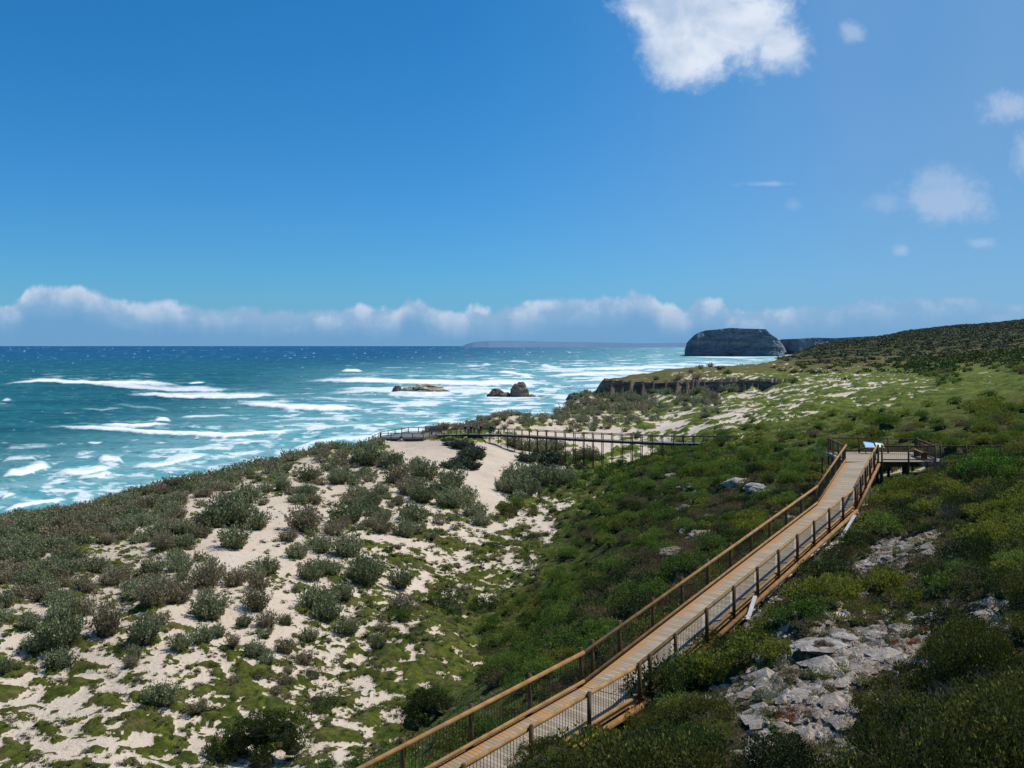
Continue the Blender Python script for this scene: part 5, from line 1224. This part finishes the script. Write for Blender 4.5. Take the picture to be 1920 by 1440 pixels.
# rubble: small stones nobody could count
def rubble():
    g=np.random.default_rng(77); n=26000; u=g.uniform(.0,.6,n); Y=np.exp(g.uniform(math.log(12),math.log(60),n)); X=u*Y
    h,m,gc,px,py,cn,rk,wet=land(X,Y,True); ok=(gc[:,3]>.42)&(bw_dist(X,Y)>1.1)&(g.uniform(size=n)<gc[:,3]); X,Y,h=X[ok][:9000],Y[ok][:9000],h[ok][:9000]; n=len(X)
    b=np.array([(1,0,0),(-1,0,0),(0,1,0),(0,-1,0),(0,0,.7),(0,0,-.6)],float); T3=np.array([(0,2,4),(2,1,4),(1,3,4),(3,0,4),(2,0,5),(1,2,5),(3,1,5),(0,3,5)])
    V=b[None]*(.5+g.uniform(.3,1.,(n,6,1)))*(g.gamma(1.5,.055,(n,1,1))+.02)*np.array([1,1,.7]); a=g.uniform(0,6.3,n); c,s_=np.cos(a)[:,None],np.sin(a)[:,None]
    V=np.stack([V[...,0]*c-V[...,1]*s_+X[:,None],V[...,0]*s_+V[...,1]*c+Y[:,None],V[...,2]+h[:,None]],-1).reshape(-1,3)
    Fc=(T3[None]+(np.arange(n)*6)[:,None,None]).reshape(-1,3)
    link('rubble',new_mesh('rubble',V,Fc,[m_rub]),kind='stuff',label='loose limestone rubble scattered over the bare rocky ridge',cat='stones')
rubble()
# ------------------------------------------------------------------ odd plants
dead=[twig_mesh('dead_shrub',i,m_twig) for i in range(3)]
for i,(px,py,w_) in enumerate([(1115,1395,80),(1090,1410,70),(1250,1300,60),(1480,1130,60),(1740,880,70),(1755,905,60),(1590,1075,40),(1780,985,60),(1810,1100,60),(1330,1220,50),(1700,1400,120),(1800,1380,120),(1430,1180,50),(1860,1330,110),(1560,1060,40),(1645,1010,40),(1700,1330,90)]):
    x,y,z=hit(px,py,9); o=link('dead_shrub',dead[i%3],loc=(x,y,z-.05),label='bare grey twiggy shrub among the green bushes of the hillside',cat='shrub',group='bare twiggy shrubs'); s_=w_/F*y*.75; o.scale=(s_,s_,s_); o.rotation_euler=(0,0,i)
# dark tree-like bushes at the foot of the dunes
def tree(px,py,wpx,lab,lobes,seed):
    x,y,z=hit(px,py,20); r_=bpy.data.objects.new('coastal_tree',None); COL.objects.link(r_); r_.location=(x,y,z); tag(r_,lab,'tree'); k=1/F*y
    Vs=[];Fs=[];Ms=[];Ts=[];off=0; mb=MB()
    for j,(dx,dz,w_) in enumerate(lobes):
        V,Fc,mi,tn=bush_arrays(seed+j,nlobe=18,nl=95,L=.085,Wd=.045,h=1.0,spread=.72); s_=w_*k/2
        V=V*s_*np.array([1.05,1.05,1.15])+np.array([dx*k,((j*37)%5-2)*.25,dz*k]); Vs.append(V);Fs.append(Fc+off);off+=len(V);Ms.append(mi);Ts.append(tn)
        mb.tube((0,0,-.1),(dx*k*.5,0,dz*k*.6+.15),.06,6,.04); mb.tube((dx*k*.5,0,dz*k*.6+.15),(dx*k,((j*37)%5-2)*.25,dz*k+.3),.04,6,.02)
    me=new_mesh('crown',np.concatenate(Vs),np.concatenate(Fs),[L_dark,m_core],np.concatenate(Ms)); fattr(me,'tint',np.concatenate(Ts)); link('crown',me,r_); mb.build('trunk',m_bark,r_)
tree(478,1425,160,'dark spreading bush with bare crooked trunk, largest on the lower left dunes',[(-60,5,90),(-30,30,80),(45,38,100),(10,60,70),(-70,-8,60),(20,5,70),(70,20,70),(0,30,70)],300)
tree(800,1372,110,'tall dense dark bush left of the boardwalk casting a dark shadow on the sand',[(-22,15,70),(10,35,75),(28,5,60),(-15,45,55),(35,30,40)],330)
bright_me = mesh_of('bright_bush', bush_arrays(800, nlobe=30, nl=120, L=.07, Wd=.045), [leaf_mat('bright_leaf', (.055,.13,.012), (.10,.21,.02), (.16,.28,.03), .8), m_core])
for (px,py,w_,lab) in [(1850,905,110,'large bright green bush right of the lookout platform'),(1905,895,90,'bright green bush at the right edge beside the large bright bush'),(1800,885,70,'bright green bush touching the right end of the platform'),(1870,870,90,'bright green bush behind the large bright one by the platform')]:
    x,y,z=hit(px,py,30); s_=w_/F*y/2; o=link('bright_bush',bright_me,loc=(x,y,z),label=lab,cat='shrub'); o.scale=(s_,s_,s_*.9)
for i,(px,py,w_,hh,lab,me_) in enumerate([(1225,1335,120,1.5,'tall dark bush hiding the outer rail at the bend of the boardwalk',dk_me[0]),(1165,1365,80,1.2,'bushy shrub under the rail just left of the tall dark bush',lush_me[1]),(1290,1300,110,1.3,'broad green bush beside the rail right of the tall dark bush',lush_me[2]),(1345,1290,80,1.,'low bush on the pale ledge below the boardwalk',yel_me[1]),
      (1330,1230,90,1.,'dark bush under the boardwalk edge by the left white brace',dk_me[1]),(1505,1185,110,1.,'wide bush left of the rocky ridge under the boardwalk',lush_me[0]),(1470,1235,90,1.,'yellow-green bush left of the dark boulder',yel_me[2]),(1560,1090,110,.9,'rounded dark bush at the upper end of the rocky ridge',dk_me[1]),(1000,1432,70,1.,'green bush at the bottom edge against the boardwalk rail',lush_me[3]),(1660,1010,90,.9,'green bush above the pale rocks right of the white brace',lush_me[1])]):
    x,y,z=hit(px,py,9); s_=w_/F*y/2*1.2; o=link('hillside_bush',me_,loc=(x,y,z-.05),label=lab,cat='shrub'); o.scale=(s_,s_,s_*hh); o.rotation_euler=(0,0,i)
# silvery and red plants
silver=mesh_of('silver_bush',bush_arrays(400,nlobe=16,nl=60,L=.10,Wd=.05,up=1.2),[L_silver,m_core])
for (px,py,w_,lab) in [(1440,1318,60,'pale silvery-white tussock above the lower rocks'),(1725,1430,70,'silvery leaved bush low in the shaded right foreground'),(1415,1285,30,'small silvery plant beside the pale ledge')]:
    x,y,z=hit(px,py,9); s_=w_/F*y/2; o=link('silver_bush',silver,loc=(x,y,z-.02),label=lab,cat='shrub'); o.scale=(s_,s_,s_*1.1)
red=mesh_of('red_pigface',bush_arrays(410,nlobe=26,nl=36,L=.09,Wd=.03,h=.2,lobe=(.10,.18),up=1.5),[L_red,m_core])
for i,(px,py,w_) in enumerate([(1500,1345,70),(1475,1362,60),(1520,1335,50),(1695,1225,60),(1720,1215,50),(1755,1185,60),(1790,1178,50),(1820,1190,60),(1865,1190,40),(1900,1195,50),(1580,1155,40),(1560,1165,30),(1590,1110,30),(1745,1162,16),(1480,1385,40),(1840,1200,50)]):
    x,y,z=hit(px,py,9); s_=w_/F*y/2; o=link('red_succulent',red,loc=(x,y,z),label='low red succulent mat creeping over the pale stony ground',cat='plant',group='red succulent mats'); o.scale=(s_*1.2,s_*.9,s_*.9); o.rotation_euler=(0,0,i)
scn.cycles.max_bounces = 5; scn.cycles.diffuse_bounces = 2; scn.cycles.glossy_bounces = 2; scn.cycles.transmission_bounces = 2
print('all done')
